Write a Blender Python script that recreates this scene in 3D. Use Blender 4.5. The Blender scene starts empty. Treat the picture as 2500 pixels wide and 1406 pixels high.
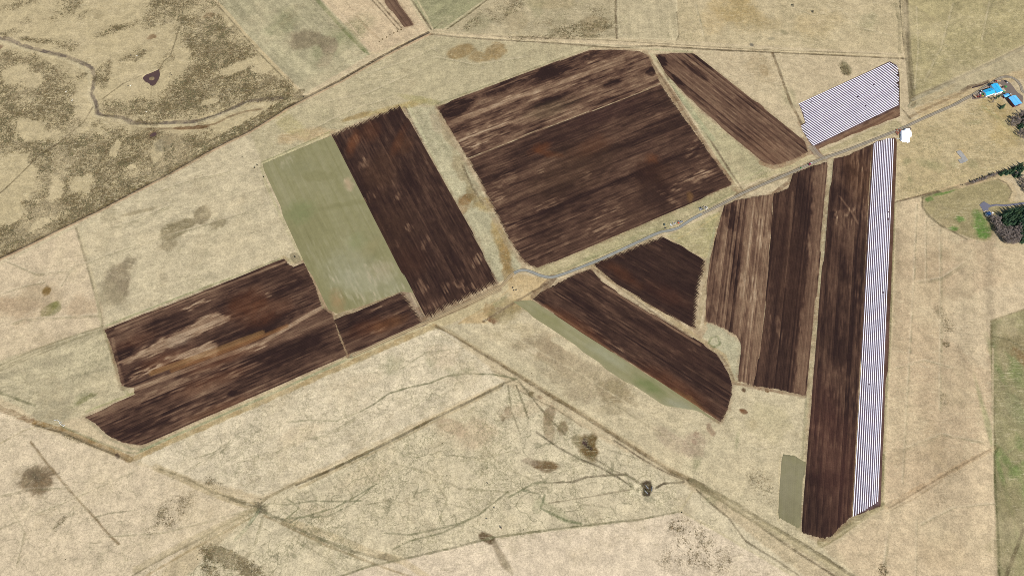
import bpy, bmesh, math, random
import numpy as np
from mathutils import Vector, Matrix

# ------------------------------------------------------------------ camera, sky, sun, exposure
SC = bpy.context.scene
COL = SC.collection
ALT = 920.0                       # metres above the fields
TILT = math.radians(23.0)
FOCAL = 1666.7                    # 24 mm on a 36 mm wide sensor, for the 2500 unit wide survey sheet
cam_d = bpy.data.cameras.new("camera"); cam_d.lens = 24; cam_d.sensor_width = 36; cam_d.sensor_fit = 'HORIZONTAL'
cam_d.clip_start = 1.0; cam_d.clip_end = 60000.0
cam = bpy.data.objects.new("camera", cam_d); COL.objects.link(cam)
cam.location = (0, 0, ALT); cam.rotation_euler = (TILT, 0, 0)
SC.camera = cam
SUN_EL = math.radians(43.0)
SUN_DIR = Vector((0.55, -0.83, 0)).normalized()          # the side the sun stands on
w = bpy.data.worlds.new("World"); SC.world = w; w.use_nodes = True
wn = w.node_tree
sky = wn.nodes.new('ShaderNodeTexSky'); sky.sky_type = 'NISHITA'; sky.sun_disc = False
sky.sun_elevation = SUN_EL; sky.sun_rotation = math.atan2(SUN_DIR.x, SUN_DIR.y)
wn.links.new(sky.outputs[0], wn.nodes['Background'].inputs[0]); wn.nodes['Background'].inputs[1].default_value = 0.09
sl = bpy.data.lights.new("sun", 'SUN'); sl.energy = 4.2; sl.angle = math.radians(0.5); sl.color = (1.0, 0.955, 0.88)
sun = bpy.data.objects.new("sun", sl); COL.objects.link(sun)
to_sun = Vector((SUN_DIR.x*math.cos(SUN_EL), SUN_DIR.y*math.cos(SUN_EL), math.sin(SUN_EL)))
sun.rotation_euler = to_sun.to_track_quat('Z', 'Y').to_euler(); sun.location = (0, 0, 500)
SC.view_settings.view_transform = 'Standard'; SC.view_settings.look = 'None'
SC.view_settings.gamma = 1; SC.view_settings.exposure = 0.62
SC.render.engine = 'CYCLES'; SC.cycles.pixel_filter_type = 'BLACKMAN_HARRIS'; SC.cycles.filter_width = 0.85; SC.cycles.use_denoising = False
LIT = 1.78                         # how bright a white, level surface shows: survey colours are divided by this

rnd = random.Random(7)
CT, ST = math.cos(TILT), math.sin(TILT)
def at(x, y):
    """survey sheet coordinate -> metres on the ground"""
    a = (x-1250.0)/FOCAL; b = -(y-703.0)/FOCAL
    s = ALT/(CT-b*ST)
    return (a*s, (b*CT+ST)*s)
def ats(pts): return [at(*p) for p in pts]
def scale_at(x, y):
    p = at(x, y); q = at(x+1, y); r = at(x, y+1)
    return (q[0]-p[0], p[1]-r[1])
def lin(c):
    c = np.asarray(c, float)/255.0
    return np.where(c <= 0.04045, c/12.92, ((c+0.055)/1.055)**2.4)
def alb(r, g, b):
    return lin((r, g, b))/LIT

_T = {}
def vn(x, y, s, seed=0):
    """smooth value noise, 0..1, feature size s metres"""
    if seed not in _T: _T[seed] = np.random.default_rng(seed+11).random((256, 256)).astype(np.float32)
    T = _T[seed]
    fx = x/s+seed*7.31; fy = y/s+seed*3.17
    ix = np.floor(fx).astype(np.int64); iy = np.floor(fy).astype(np.int64)
    tx = fx-ix; ty = fy-iy
    tx = tx*tx*(3-2*tx); ty = ty*ty*(3-2*ty)
    ix &= 255; iy &= 255; jx = (ix+1) & 255; jy = (iy+1) & 255
    return (T[iy, ix]*(1-tx)+T[iy, jx]*tx)*(1-ty)+(T[jy, ix]*(1-tx)+T[jy, jx]*tx)*ty
def fbm(x, y, s, seed=0, octv=4, g=0.55):
    t = 0; a = 1; n = 0
    for i in range(octv):
        t = t+a*vn(x, y, s, seed+i); n += a; a *= g; s *= 0.5
    return t/n
def sstep(a, b, v):
    t = np.clip((v-a)/(b-a), 0, 1)
    return t*t*(3-2*t)

# ------------------------------------------------------------------ materials
def mat_new(name):
    m = bpy.data.materials.new(name); m.use_nodes = True
    return m, m.node_tree, m.node_tree.nodes['Principled BSDF']
def N(nt, typ, **kw):
    n = nt.nodes.new(typ)
    for k, v in kw.items():
        if k.startswith('i_'):
            n.inputs[int(k[2:])].default_value = v
        else: setattr(n, k, v)
    return n
def math_n(nt, op, a, b=None, clamp=False):
    n = nt.nodes.new('ShaderNodeMath'); n.operation = op; n.use_clamp = clamp
    for i, v in enumerate((a, b)):
        if v is None: continue
        if isinstance(v, (int, float)): n.inputs[i].default_value = v
        else: nt.links.new(v, n.inputs[i])
    return n.outputs[0]
def ramp01(nt, v, a, b):
    n = nt.nodes.new('ShaderNodeMapRange'); n.interpolation_type = 'SMOOTHSTEP'
    nt.links.new(v, n.inputs[0]); n.inputs[1].default_value = a; n.inputs[2].default_value = b
    return n.outputs[0]
def noise_n(nt, vec, scale, detail=4, rough=0.6, seed=0.0):
    n = nt.nodes.new('ShaderNodeTexNoise'); n.noise_dimensions = '3D'
    mp = nt.nodes.new('ShaderNodeMapping'); mp.inputs[1].default_value = (seed*13.7, seed*5.3, seed)
    nt.links.new(vec, mp.inputs[0]); nt.links.new(mp.outputs[0], n.inputs[0])
    n.inputs['Scale'].default_value = scale; n.inputs['Detail'].default_value = detail; n.inputs['Roughness'].default_value = rough
    return n.outputs[0]
def mixc(nt, f, a, b, mode='MIX'):
    n = nt.nodes.new('ShaderNodeMix'); n.data_type = 'RGBA'; n.blend_type = mode
    for sck, v in ((n.inputs[0], f), (n.inputs[6], a), (n.inputs[7], b)):
        if isinstance(v, (int, float)): sck.default_value = v
        elif isinstance(v, (tuple, list, np.ndarray)): sck.default_value = (*[float(q) for q in v[:3]], 1)
        else: nt.links.new(v, sck)
    return n.outputs[2]

def paint_mat(name, col, rough=0.55, var=0.12, vscale=1.2, metal=0.0, dirt=None, spec=0.5):
    """procedural paint / metal / cloth: base colour broken by wear"""
    m, nt, bs = mat_new(name)
    tc = N(nt, 'ShaderNodeTexCoord')
    n1 = noise_n(nt, tc.outputs['Object'], vscale, 5, 0.65, len(name))
    c = np.array(col, float)
    base = mixc(nt, ramp01(nt, n1, 0.3, 0.7), c*(1-var), c*(1+var))
    if dirt is not None:
        n2 = noise_n(nt, tc.outputs['Object'], vscale*0.4, 6, 0.7, 3+len(name))
        base = mixc(nt, math_n(nt, 'MULTIPLY', ramp01(nt, n2, 0.5, 0.7), 0.55), base, dirt)
    nt.links.new(base, bs.inputs['Base Color'])
    bs.inputs['Roughness'].default_value = rough; bs.inputs['Metallic'].default_value = metal
    bs.inputs['Specular IOR Level'].default_value = spec
    return m

def tone_mat(name, fine=0.16, fscale=0.9, mid=0.10, rough=0.95, veg=False, bump=0.0):
    """ground cover: surveyed tone times grain; the vegetation version adds tussocks, moss and trodden trails"""
    m, nt, bs = mat_new(name)
    tc = N(nt, 'ShaderNodeTexCoord'); ob = tc.outputs['Object']
    a = N(nt, 'ShaderNodeAttribute', attribute_name='tone')
    colr = a.outputs['Color']
    n1 = noise_n(nt, ob, fscale, 3, 0.8, 1)
    n2 = noise_n(nt, ob, fscale*0.16, 5, 0.6, 2)
    if veg:
        msk = N(nt, 'ShaderNodeAttribute', attribute_name='cover')
        sep = N(nt, 'ShaderNodeSeparateColor'); nt.links.new(msk.outputs['Color'], sep.inputs[0])
        heath, moss, trail = sep.outputs[0], sep.outputs[1], sep.outputs[2]
        hn = noise_n(nt, ob, 0.42, 4, 0.9, 3)
        hl = noise_n(nt, ob, 0.045, 5, 0.65, 4)
        hf_ = noise_n(nt, ob, 0.75, 2, 0.7, 31)
        thr = math_n(nt, 'ADD', math_n(nt, 'ADD', 0.5, math_n(nt, 'MULTIPLY', math_n(nt, 'SUBTRACT', math_n(nt, 'ADD', hn, math_n(nt, 'MULTIPLY', math_n(nt, 'ADD', hf_, noise_n(nt, ob, .16, 4, .7, 37)), 0.5)), 1.0), 1.05)), math_n(nt, 'MULTIPLY', math_n(nt, 'SUBTRACT', hl, 0.5), 0.65))
        thr = math_n(nt, 'ADD', thr, math_n(nt, 'MULTIPLY', heath, 0.22))
        hf = math_n(nt, 'MULTIPLY', ramp01(nt, thr, 0.50, 0.78), ramp01(nt, heath, 0.0, 0.5))
        dk = mixc(nt, noise_n(nt, ob, 0.09, 3, 0.6, 5), alb(112, 98, 58), alb(104, 86, 58))
        dk = mixc(nt, ramp01(nt, noise_n(nt, ob, 0.6, 3, 0.6, 6), 0.42, 0.62), dk, alb(66, 58, 36))
        dk = mixc(nt, ramp01(nt, noise_n(nt, ob, 0.5, 3, 0.6, 33), 0.56, 0.68), dk, alb(150, 122, 92))
        colr = mixc(nt, math_n(nt, 'MULTIPLY', hf, 0.92), colr, dk)
        ml = noise_n(nt, ob, 0.018, 5, 0.6, 8)
        patch = ramp01(nt, math_n(nt, 'ADD', ml, math_n(nt, 'MULTIPLY', moss, 0.06)), 0.42, 0.68)
        # lacy veins of green grass between dry tussocks
        for sc_, sd, st_ in ((0.10, 7, 0.42), (0.21, 17, 0.34)):
            rn = math_n(nt, 'ABSOLUTE', math_n(nt, 'SUBTRACT', noise_n(nt, ob, sc_, 4, 0.62, sd), 0.5))
            vein = math_n(nt, 'SUBTRACT', 1.0, ramp01(nt, rn, 0.006, 0.05))
            mf = math_n(nt, 'MULTIPLY', math_n(nt, 'MULTIPLY', vein, moss), math_n(nt, 'ADD', 0.06, patch))
            colr = mixc(nt, math_n(nt, 'MULTIPLY', mf, st_, True), colr, alb(122, 118, 80))
        # scattered dark tufts on the open grass
        tf = ramp01(nt, noise_n(nt, ob, 0.42, 2, 0.6, 18), 0.60, 0.74)
        colr = mixc(nt, math_n(nt, 'MULTIPLY', tf, math_n(nt, 'ADD', 0.20, math_n(nt, 'MULTIPLY', moss, 0.32))), colr, alb(120, 112, 78))
        # pale dead grass clumps
        lf = ramp01(nt, noise_n(nt, ob, 0.36, 3, 0.7, 19), 0.56, 0.72)
        colr = mixc(nt, math_n(nt, 'MULTIPLY', lf, 0.30), colr, alb(228, 212, 174))
        # trodden trails wander through the wet meadow
        for sc_, sd, wd in ((0.012, 9, 0.007), (0.022, 10, 0.008), (0.045, 12, 0.010)):
            tn = noise_n(nt, ob, sc_, 3, 0.5, sd)
            d = math_n(nt, 'ABSOLUTE', math_n(nt, 'SUBTRACT', tn, 0.5))
            ln = math_n(nt, 'SUBTRACT', 1.0, ramp01(nt, d, wd*0.25, wd))
            brk = ramp01(nt, noise_n(nt, ob, 0.02, 3, 0.6, sd+20), 0.36, 0.5)
            f = math_n(nt, 'MULTIPLY', math_n(nt, 'MULTIPLY', ln, trail), math_n(nt, 'MULTIPLY', brk, 0.42))
            colr = mixc(nt, f, colr, alb(108, 106, 74))
        # combed dead grass: scratchy lines in two lays
        for k_, (ang_, sd) in enumerate(((0.42, 41), (1.25, 43), (-0.55, 45))):
            mp = N(nt, 'ShaderNodeMapping'); mp.inputs[2].default_value = (0, 0, ang_); mp.inputs[3].default_value = (0.16, 1.0, 1.0)
            nt.links.new(ob, mp.inputs[0])
            sn = noise_n(nt, mp.outputs[0], 0.45, 3, 0.7, sd)
            wh = ramp01(nt, noise_n(nt, ob, 0.015, 3, 0.6, sd+1), 0.45, 0.6)
            colr = mixc(nt, math_n(nt, 'MULTIPLY', math_n(nt, 'MULTIPLY', ramp01(nt, sn, 0.55, 0.72), wh), 0.42), colr, alb(148, 136, 102))
            colr = mixc(nt, math_n(nt, 'MULTIPLY', math_n(nt, 'MULTIPLY', ramp01(nt, sn, 0.45, 0.28), wh), 0.42), colr, alb(228, 212, 174))
        # bleached and rusty mottles
        bl = noise_n(nt, ob, 0.012, 6, 0.62, 14)
        colr = mixc(nt, math_n(nt, 'MULTIPLY', ramp01(nt, bl, 0.48, 0.66), 0.30), colr, alb(221, 201, 160))
        colr = mixc(nt, math_n(nt, 'MULTIPLY', ramp01(nt, noise_n(nt, ob, 0.02, 6, 0.72, 15), 0.52, 0.72), 0.36), colr, alb(160, 142, 108))
    f1 = math_n(nt, 'ADD', 1.0-fine, math_n(nt, 'MULTIPLY', ramp01(nt, n1, 0.25, 0.75), 2*fine))
    f2 = math_n(nt, 'ADD', 1.0-mid, math_n(nt, 'MULTIPLY', ramp01(nt, n2, 0.3, 0.7), 2*mid))
    mul = math_n(nt, 'MULTIPLY', f1, f2)
    cv = N(nt, 'ShaderNodeCombineColor')
    for i in range(3): nt.links.new(mul, cv.inputs[i])
    colr = mixc(nt, 1.0, colr, cv.outputs[0], 'MULTIPLY')
    nt.links.new(colr, bs.inputs['Base Color'])
    bs.inputs['Roughness'].default_value = rough; bs.inputs['Specular IOR Level'].default_value = 0.1
    if bump:
        bp = N(nt, 'ShaderNodeBump'); bp.inputs['Strength'].default_value = bump; bp.inputs['Distance'].default_value = 0.3
        nt.links.new(n1, bp.inputs['Height']); nt.links.new(bp.outputs[0], bs.inputs['Normal'])
    return m

M_GROUND = tone_mat('dry_grassland', 0.27, 0.5, 0.13, veg=True, bump=0.5)
M_SOIL = tone_mat('tilled_soil', 0.17, 0.55, 0.10, bump=0.5)
M_SPROUT = tone_mat('sprouting_crop', 0.07, 0.8, 0.05, bump=0.2)
M_GRAVEL = tone_mat('gravel', 0.10, 1.2, 0.07)

# ------------------------------------------------------------------ mesh helpers
def grid_mesh(name, V, F, mat, tone=None, cover=None, smooth=True):
    me = bpy.data.meshes.new(name)
    V = np.asarray(V, np.float32); F = np.asarray(F, np.int32)
    me.vertices.add(len(V)); me.vertices.foreach_set('co', V.ravel())
    k = F.shape[1]
    me.loops.add(F.size); me.loops.foreach_set('vertex_index', F.ravel())
    me.polygons.add(len(F)); me.polygons.foreach_set('loop_start', np.arange(0, F.size, k, dtype=np.int32))
    me.polygons.foreach_set('loop_total', np.full(len(F), k, np.int32))
    me.polygons.foreach_set('use_smooth', np.full(len(F), smooth, bool))
    me.update(calc_edges=True)
    for nm, arr in (('tone', tone), ('cover', cover)):
        if arr is not None:
            at_ = me.attributes.new(nm, 'FLOAT_COLOR', 'POINT')
            c4 = np.ones((len(V), 4), np.float32); c4[:, :3] = arr
            at_.data.foreach_set('color', c4.ravel())
    me.materials.append(mat)
    return me
def link(name, me, parent=None):
    o = bpy.data.objects.new(name, me); COL.objects.link(o)
    if parent is not None: o.parent = parent
    return o
def structure(o): o['kind'] = 'structure'; return o
def tag(o, label, cat, group=None):
    o['label'] = label; o['category'] = cat
    if group: o['group'] = group
    return o
def empty(name, loc, rz=0.0, s=1.0):
    o = bpy.data.objects.new(name, None); COL.objects.link(o)
    o.location = loc; o.rotation_euler = (0, 0, rz); o.scale = (s, s, s); o.empty_display_size = 0.5
    return o
def copy_tree(o, parent=None):
    c = o.copy(); COL.objects.link(c)
    if parent is not None: c.parent = parent
    for ch in [k for k in o.children]: copy_tree(ch, c)
    return c

def seg_dist(X, Y, P, closed=False):
    """distance to a polyline and the signed side of the nearest segment"""
    d = np.full(X.shape, 1e9)
    n = len(P)
    for i in range(n if closed else n-1):
        ax, ay = P[i]; bx, by = P[(i+1) % n]
        dx, dy = bx-ax, by-ay; L2 = dx*dx+dy*dy+1e-9
        t = np.clip(((X-ax)*dx+(Y-ay)*dy)/L2, 0, 1)
        d = np.minimum(d, np.hypot(X-ax-t*dx, Y-ay-t*dy))
    return d
def inside(X, Y, P):
    c = np.zeros(X.shape, bool); n = len(P)
    for i in range(n):
        x1, y1 = P[i]; x2, y2 = P[(i+1) % n]
        if y1 == y2: continue
        c ^= ((y1 > Y) != (y2 > Y)) & (X < (x2-x1)*(Y-y1)/(y2-y1)+x1)
    return c

class Sheet:
    """survey tones, cover and relief over a set of ground points"""
    def __init__(s, X, Y, col):
        s.X, s.Y = X, Y
        s.c = np.broadcast_to(np.asarray(col, float), X.shape+(3,)).copy()
        s.cov = np.zeros(X.shape+(3,)); s.z = np.zeros(X.shape)
        s.sep = X.ndim == 2
    def win(s, P, pad):
        P = np.array(P); x0, y0 = P.min(0)-pad; x1, y1 = P.max(0)+pad
        if s.sep:
            xs = s.X[0]; ys = s.Y[:, 0]
            i0, i1 = np.searchsorted(xs, (x0, x1)); j0, j1 = np.searchsorted(ys, (y0, y1))
            return (slice(j0, j1), slice(i0, i1))
        return np.nonzero((s.X > x0) & (s.X < x1) & (s.Y > y0) & (s.Y < y1))
    def m_poly(s, pts, fe=2.0, wob=2.0, ws=12.0):
        P = ats(pts); k = s.win(P, fe+wob); X = s.X[k]; Y = s.Y[k]
        if X.size == 0: return k, X
        d = seg_dist(X, Y, P, True); d = np.where(inside(X, Y, P), d, -d)
        if wob: d = d+(fbm(X, Y, ws, 31)-0.5)*2*wob
        return k, sstep(-fe, fe, d)
    def m_line(s, pts, wd, fe=1.0, wob=0.6, brk=0.0):
        P = ats(pts); k = s.win(P, wd+fe+wob+1); X = s.X[k]; Y = s.Y[k]
        if X.size == 0: return k, X
        d = seg_dist(X, Y, P)
        if wob: d = d+(fbm(X, Y, 7.0, 41)-0.5)*2*wob
        m = 1-sstep(wd*0.5-fe*0.5, wd*0.5+fe, d)
        if brk: m = m*(1-brk*sstep(0.4, 0.6, fbm(X, Y, 9.0, 43)))
        return k, m
    def m_blob(s, cx, cy, rx, ry, rot=0, fe=0.5, wob=0.5):
        c = at(cx, cy); sx, sy = scale_at(cx, cy); R = max(rx*sx, ry*sy)*1.9
        k = s.win([(c[0]-R, c[1]-R), (c[0]+R, c[1]+R)], 0); X = s.X[k]; Y = s.Y[k]
        if X.size == 0: return k, X
        u = (X-c[0])/sx; v = (Y-c[1])/sy; a = math.radians(rot)
        p = (u*math.cos(a)+v*math.sin(a))/rx; q = (-u*math.sin(a)+v*math.cos(a))/ry
        r = np.hypot(p, q)+(fbm(X, Y, max(R*0.35, 3), 51, 5)-0.5)*2*wob
        m = 1-sstep(1-fe*.8, 1+fe*0.6, r)
        return k, np.clip(m*(0.72+0.75*fbm(X, Y, 5, 57, 3))-0.06, 0, 1)
    def put(s, km, col, amt=1.0):
        k, m = km
        if np.size(m) == 0: return
        m = (m*amt)[..., None]; s.c[k] = s.c[k]*(1-m)+np.asarray(col)*m
    def mul(s, km, f):
        k, m = km
        if np.size(m): s.c[k] = s.c[k]*(1+m[..., None]*(f-1))
    def cover(s, km, ch, val, mode='max'):
        k, m = km
        if np.size(m) == 0: return
        cur = s.cov[k]
        if mode == 'max': cur[..., ch] = np.maximum(cur[..., ch], m*val)
        else: cur[..., ch] = cur[..., ch]*(1-m)+val*m
        s.cov[k] = cur
    def rise(s, km, h):
        k, m = km
        if np.size(m): s.z[k] += m*h
    def streak(s, pts, a, b, amp, across=3.0, along=60.0, seed=61, fe=3.0):
        """mower and drill lines running from a towards b"""
        k, m = s.m_poly(pts, fe, 0); X = s.X[k]; Y = s.Y[k]
        if X.size == 0: return
        A = at(*a); B = at(*b); t = math.atan2(B[1]-A[1], B[0]-A[0])
        u = X*math.cos(t)+Y*math.sin(t); v = -X*math.sin(t)+Y*math.cos(t)
        n = 0.6*vn(v, u, across, seed)*1.0
        T = vn(u/along*across, v, across, seed+1); T2 = vn(u/along*across*3, v, across*3, seed+2)
        s.c[k] = s.c[k]*(1+(m*((T-0.5)*0.9+(T2-0.5)*1.1)*amp*1.5)[..., None])

# ------------------------------------------------------------------ the worked fields as surveyed (built further down)
FD = []
def field_def(*a, **k): FD.append((a, k))
RUST = (112, 66, 38); ORG = (158, 118, 72); GREY = (168, 150, 126); MAUVE = (98, 76, 72)
# long field in the lower left
field_def('ploughed_field', [(255,805),(420,741),(560,686),(693,632),(704,645),(714,651),(728,648),(742,640),(770,700),(786,752),(812,768),(830,830),(847,867),(800,888),(620,966),(440,1045),(345,1087),(300,1080),(262,1062),(232,1032),(206,1018),(330,964),(327,946),(306,945),(296,938),(285,890),(270,840)],
      (345,1087), (847,867), 0.26, 0.24, 2.2, (2, 2), big=.22, seed=3, long_=40,
      spots=[('p', [(289,885),(358,849),(422,818),(500,772),(535,764),(568,777),(512,803),(435,841),(371,867),(302,890)], .62), ('p', [(407,874),(486,849),(512,831),(532,844),(527,867),(499,872),(422,880)], .5), ('b',480,745,34,8,22,.5), ('b',330,860,50,6,22,.2), ('b',350,905,40,12,22,.4), ('b',400,890,50,7,22,.35),
             ('b',300,860,26,30,20,-.25), ('b',400,790,60,18,22,-.25), ('b',560,735,60,20,22,-.25), ('b',600,690,70,18,22,-.1), ('b',660,790,90,24,22,-.3), ('b',700,700,60,30,22,-.15), ('b',780,830,50,30,22,-.12), ('b',568,960,14,8,20,-.5), ('b',690,860,90,24,22,-.2), ('b',300,1050,70,20,20,-.12),
             ('l',[(282,802),(420,747),(563,691),(695,640)],2.4,.4), ('l',[(275,828),(287,890),(300,938)],4,.25), ('l',[(330,950),(640,835),(784,752)],6,.42), ('b',600,700,1,1,0,0), ('b',480,925,120,14,22,.16), ('b',655,720,10,6,10,.35), ('b',620,850,40,10,22,.3), ('b',590,905,50,10,22,.2), ('l',[(330,1000),(847,790)],1.2,-.25), ('l',[(345,985),(600,880)],1.0,-.25), ('l',[(300,950),(640,820)],1.0,-.2), ('b',455,810,60,8,22,.1), ('b',470,1000,120,12,22,.14), ('b',380,1040,80,8,22,.1)],
      tints=[('l',[(371,910),(500,865),(640,813)],7,ORG,.75), ('l',[(420,905),(600,838),(700,796)],5,(150,104,60),.7), ('b',600,740,60,30,22,RUST,.45), ('b',400,880,60,20,22,RUST,.4), ('b',640,760,60,30,22,RUST,.4), ('b',560,870,90,16,22,RUST,.45), ('b',520,930,90,18,22,RUST,.35), ('b',440,830,30,12,20,GREY,.3), ('b',330,830,50,16,20,RUST,.25), ('b',530,1000,90,14,22,(128,88,58),.4)])
field_def('ploughed_field', [(816,782),(900,748),(984,714),(1000,740),(1033,786),(950,825),(851,866),(832,820)], (851,866), (1033,786), 0.16, 0.2, 2.2, (2, 6), seed=4,
      spots=[('b',918,752,14,5,20,.3), ('b',925,805,20,5,20,.3), ('b',950,770,26,6,20,.15)], tints=[('b',950,790,40,14,20,(150,100,60),.4), ('b',900,800,50,20,20,RUST,.4)])
field_def('ploughed_field', [(809,329),(895,292),(976,258),(1000,298),(1050,385),(1110,490),(1165,590),(1213,692),(1150,722),(1040,778),(1010,720),(900,505)], (820,330), (1045,770), 0.11, 0.12, 2.2, (8, 10), seed=5, big=.12, row_amp=.06,
      spots=[('b',1000,555,10,10,-20,.3), ('b',972,480,8,12,-20,.25), ('b',890,400,12,18,-25,.2), ('b',905,480,14,14,-20,.2), ('b',960,600,12,20,-30,.15), ('b',945,440,20,30,-30,.1), ('b',1165,635,10,20,-25,.3), ('b',1085,700,14,16,-20,.3), ('b',1030,700,16,20,-20,.2), ('b',1120,690,14,12,-20,.25), ('b',950,555,3,10,-20,.3), ('b',1040,590,8,20,-25,.15), ('b',1150,700,20,10,20,.3), ('b',1060,740,30,14,20,.15), ('b',870,340,8,12,-30,.2)],
      tints=[('b',862,350,14,30,-15,RUST,.8), ('b',900,320,30,30,0,RUST,.35), ('b',970,350,12,40,-20,RUST,.5), ('b',930,420,40,60,-20,(84,58,40),.5), ('b',950,560,60,80,-25,(80,56,40),.45), ('b',985,350,20,24,0,(108,70,42),.4), ('b',1000,640,40,40,-20,(84,54,38),.4)])
# the great field: a streaky northern half and a dark southern half
field_def('ploughed_field', [(1067,261),(1160,226),(1300,173),(1440,123),(1500,122),(1562,126),(1580,135),(1595,165),(1612,204),(1500,250),(1300,323),(1142,387),(1120,350),(1090,300)], (1142,387), (1612,204), 0.44, 0.38, 2.2, (2, 2), seed=6, big=.36, long_=34, row_amp=.07,
      spots=[('b',1110,265,50,20,22,-.45), ('b',1250,205,110,14,22,-.35), ('b',1380,160,90,16,22,-.4), ('b',1470,135,60,12,10,-.3), ('b',1320,195,70,12,22,-.3), ('b',1500,200,40,10,22,-.35), ('b',1540,150,30,10,20,-.1), ('b',1590,175,16,10,20,-.5), ('b',1340,245,60,10,22,-.3), ('b',1240,260,80,10,22,-.3), ('l',[(1080,308),(1300,226),(1520,150)],9,.22), ('l',[(1120,345),(1300,280),(1590,178)],5,.12), ('b',1180,330,70,24,22,.18), ('b',1140,370,40,10,22,.2), ('b',1400,215,70,8,22,.12)],
      tints=[('b',1340,270,60,20,22,(88,80,56),.4)])
field_def('ploughed_field', [(1143,389),(1300,325),(1500,252),(1613,206),(1650,262),(1700,330),(1750,400),(1788,452),(1700,490),(1500,577),(1312,655),(1290,648),(1272,632),(1245,590),(1205,510),(1180,460)], (1312,655), (1788,452), 0.18, 0.16, 2.2, (4, 3), seed=7, big=.19, long_=30, row_amp=.08, z0=.20,
      spots=[('l',[(1143,388),(1300,324),(1500,251),(1613,205)],2.2,.5), ('l',[(1236,553),(1400,490),(1560,420),(1706,362)],2.0,-.35), ('b',1690,440,60,16,22,.28), ('b',1480,545,60,26,22,.2), ('b',1230,440,30,18,22,.2), ('b',1212,480,20,14,22,.2), ('b',1320,420,16,8,20,.25), ('b',1430,430,16,8,22,.25), ('b',1340,500,40,10,22,.2), ('b',1250,550,30,10,22,.25), ('b',1600,470,40,40,-40,-.15), ('b',1580,420,30,30,0,-.15), ('b',1360,470,50,16,22,-.12), ('b',1420,510,30,10,22,-.12), ('b',1640,490,60,8,-40,.2), ('b',1690,360,10,30,-35,.2), ('b',1720,400,20,30,-30,.15), ('b',1220,500,20,30,22,.1), ('b',1330,555,40,14,22,-.1), ('b',1500,500,40,12,22,.12), ('b',1260,600,10,30,20,.1), ('b',1350,600,50,16,22,.08)],
      tints=[('b',1320,362,26,12,20,RUST,.7), ('b',1345,376,30,8,-10,RUST,.7), ('b',1592,388,16,12,0,RUST,.75), ('b',1440,360,60,20,22,RUST,.35), ('b',1600,420,50,40,0,(84,54,36),.35), ('b',1684,482,8,12,0,(150,110,64),.6), ('b',1560,500,80,50,20,(86,62,48),.4), ('b',1380,420,120,50,20,(84,62,44),.5), ('b',1420,300,120,30,20,(70,48,40),.5), ('b',1500,270,90,20,20,(66,42,40),.4)])
field_def('ploughed_field', [(1600,134),(1640,131),(1692,131),(1770,190),(1860,260),(1930,318),(1966,348),(1972,372),(1930,393),(1888,404),(1862,395),(1790,335),(1720,275),(1665,222),(1625,180)], (1692,131), (1966,348), 0.37, 0.2, 2.6, (2, 3), seed=8, big=.18, long_=50, row_amp=.17, relief=.3,
      spots=[('b',1615,150,16,12,-40,-.45), ('b',1655,198,26,7,-45,-.5), ('b',1700,175,40,8,-40,-.3), ('b',1720,150,40,10,-38,-.25), ('b',1780,230,50,18,-40,-.12), ('b',1690,160,20,8,-40,.12), ('b',1880,370,30,20,-38,.05), ('b',1830,260,40,20,-38,-.15), ('b',1900,330,50,10,-38,-.12)],
      tints=[('b',1880,370,60,40,-38,(128,94,70),.4)])
field_def('ploughed_field', [(1950,254),(2172,150),(2190,160),(2196,180),(2197,284),(2100,322),(1992,367),(1984,358),(1962,325),(1956,306),(1966,300),(1958,275)], (1985,358), (2193,258), 0.16, 0.08, 2.42, (.5, .5), seed=9, big=.06, row_amp=.1, relief=.1,
      spots=[('p', [(1985,361),(2195,262),(2198,286),(1992,368)], .34), ('l',[(2060,335),(2130,305),(2180,276)],3,-.3)], tints=[('p',[(1950,254),(2172,150),(2195,255),(1984,357)],(118,106,122),.85), ('p', [(1985,361),(2195,264),(2198,286),(1992,368)],(136,102,76),.6)])
field_def('ploughed_field', [(1302,731),(1322,712),(1354,696),(1400,672),(1443,656),(1471,690),(1530,728),(1584,762),(1650,800),(1709,836),(1748,862),(1763,885),(1780,915),(1787,940),(1786,965),(1775,1000),(1759,1030),(1700,990),(1600,925),(1420,812)], (1302,731), (1759,1030), 0.15, 0.14, 2.2, (3, 2), seed=10, big=.12, row_amp=.08,
      spots=[('b',1370,715,40,8,-33,.12), ('b',1580,760,60,8,-33,.1), ('b',1540,860,60,6,-33,.14), ('l',[(1312,735),(1500,862),(1755,1024)],1.8,.3), ('l',[(1475,700),(1709,842)],3,.35), ('b',1660,860,50,8,10,.12), ('b',1440,800,30,10,-33,.14), ('b',1500,845,30,8,-33,.14), ('b',1420,740,60,16,-33,-.08), ('b',1620,820,60,20,-33,-.08)],
      tints=[('l',[(1330,750),(1500,868),(1740,1020)],9,(112,72,44),.55), ('b',1640,940,90,24,-33,RUST,.45), ('b',1400,790,70,16,-33,RUST,.4), ('b',1680,975,40,8,-33,ORG,.4), ('b',1650,850,80,24,-33,(84,58,46),.5)])
field_def('ploughed_field', [(1446,643),(1500,622),(1560,597),(1617,577),(1670,605),(1722,638),(1716,670),(1707,705),(1702,750),(1697,803),(1600,752),(1500,690),(1470,665)], (1500,690), (1697,803), 0.07, 0.07, 2.2, (7, 6), seed=11, big=.05, row_amp=.05, spots=[('b',1480,665,30,4,-30,.15), ('b',1540,640,50,5,-33,.08), ('b',1600,700,50,5,-33,.1), ('b',1595,600,40,10,-20,.06), ('b',1620,760,60,6,-33,.06), ('l',[(1525,615),(1720,735)],1.2,-.1)], tints=[('b',1520,670,50,16,-33,RUST,.4), ('b',1630,720,60,20,-33,(84,50,36),.5)])
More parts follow.
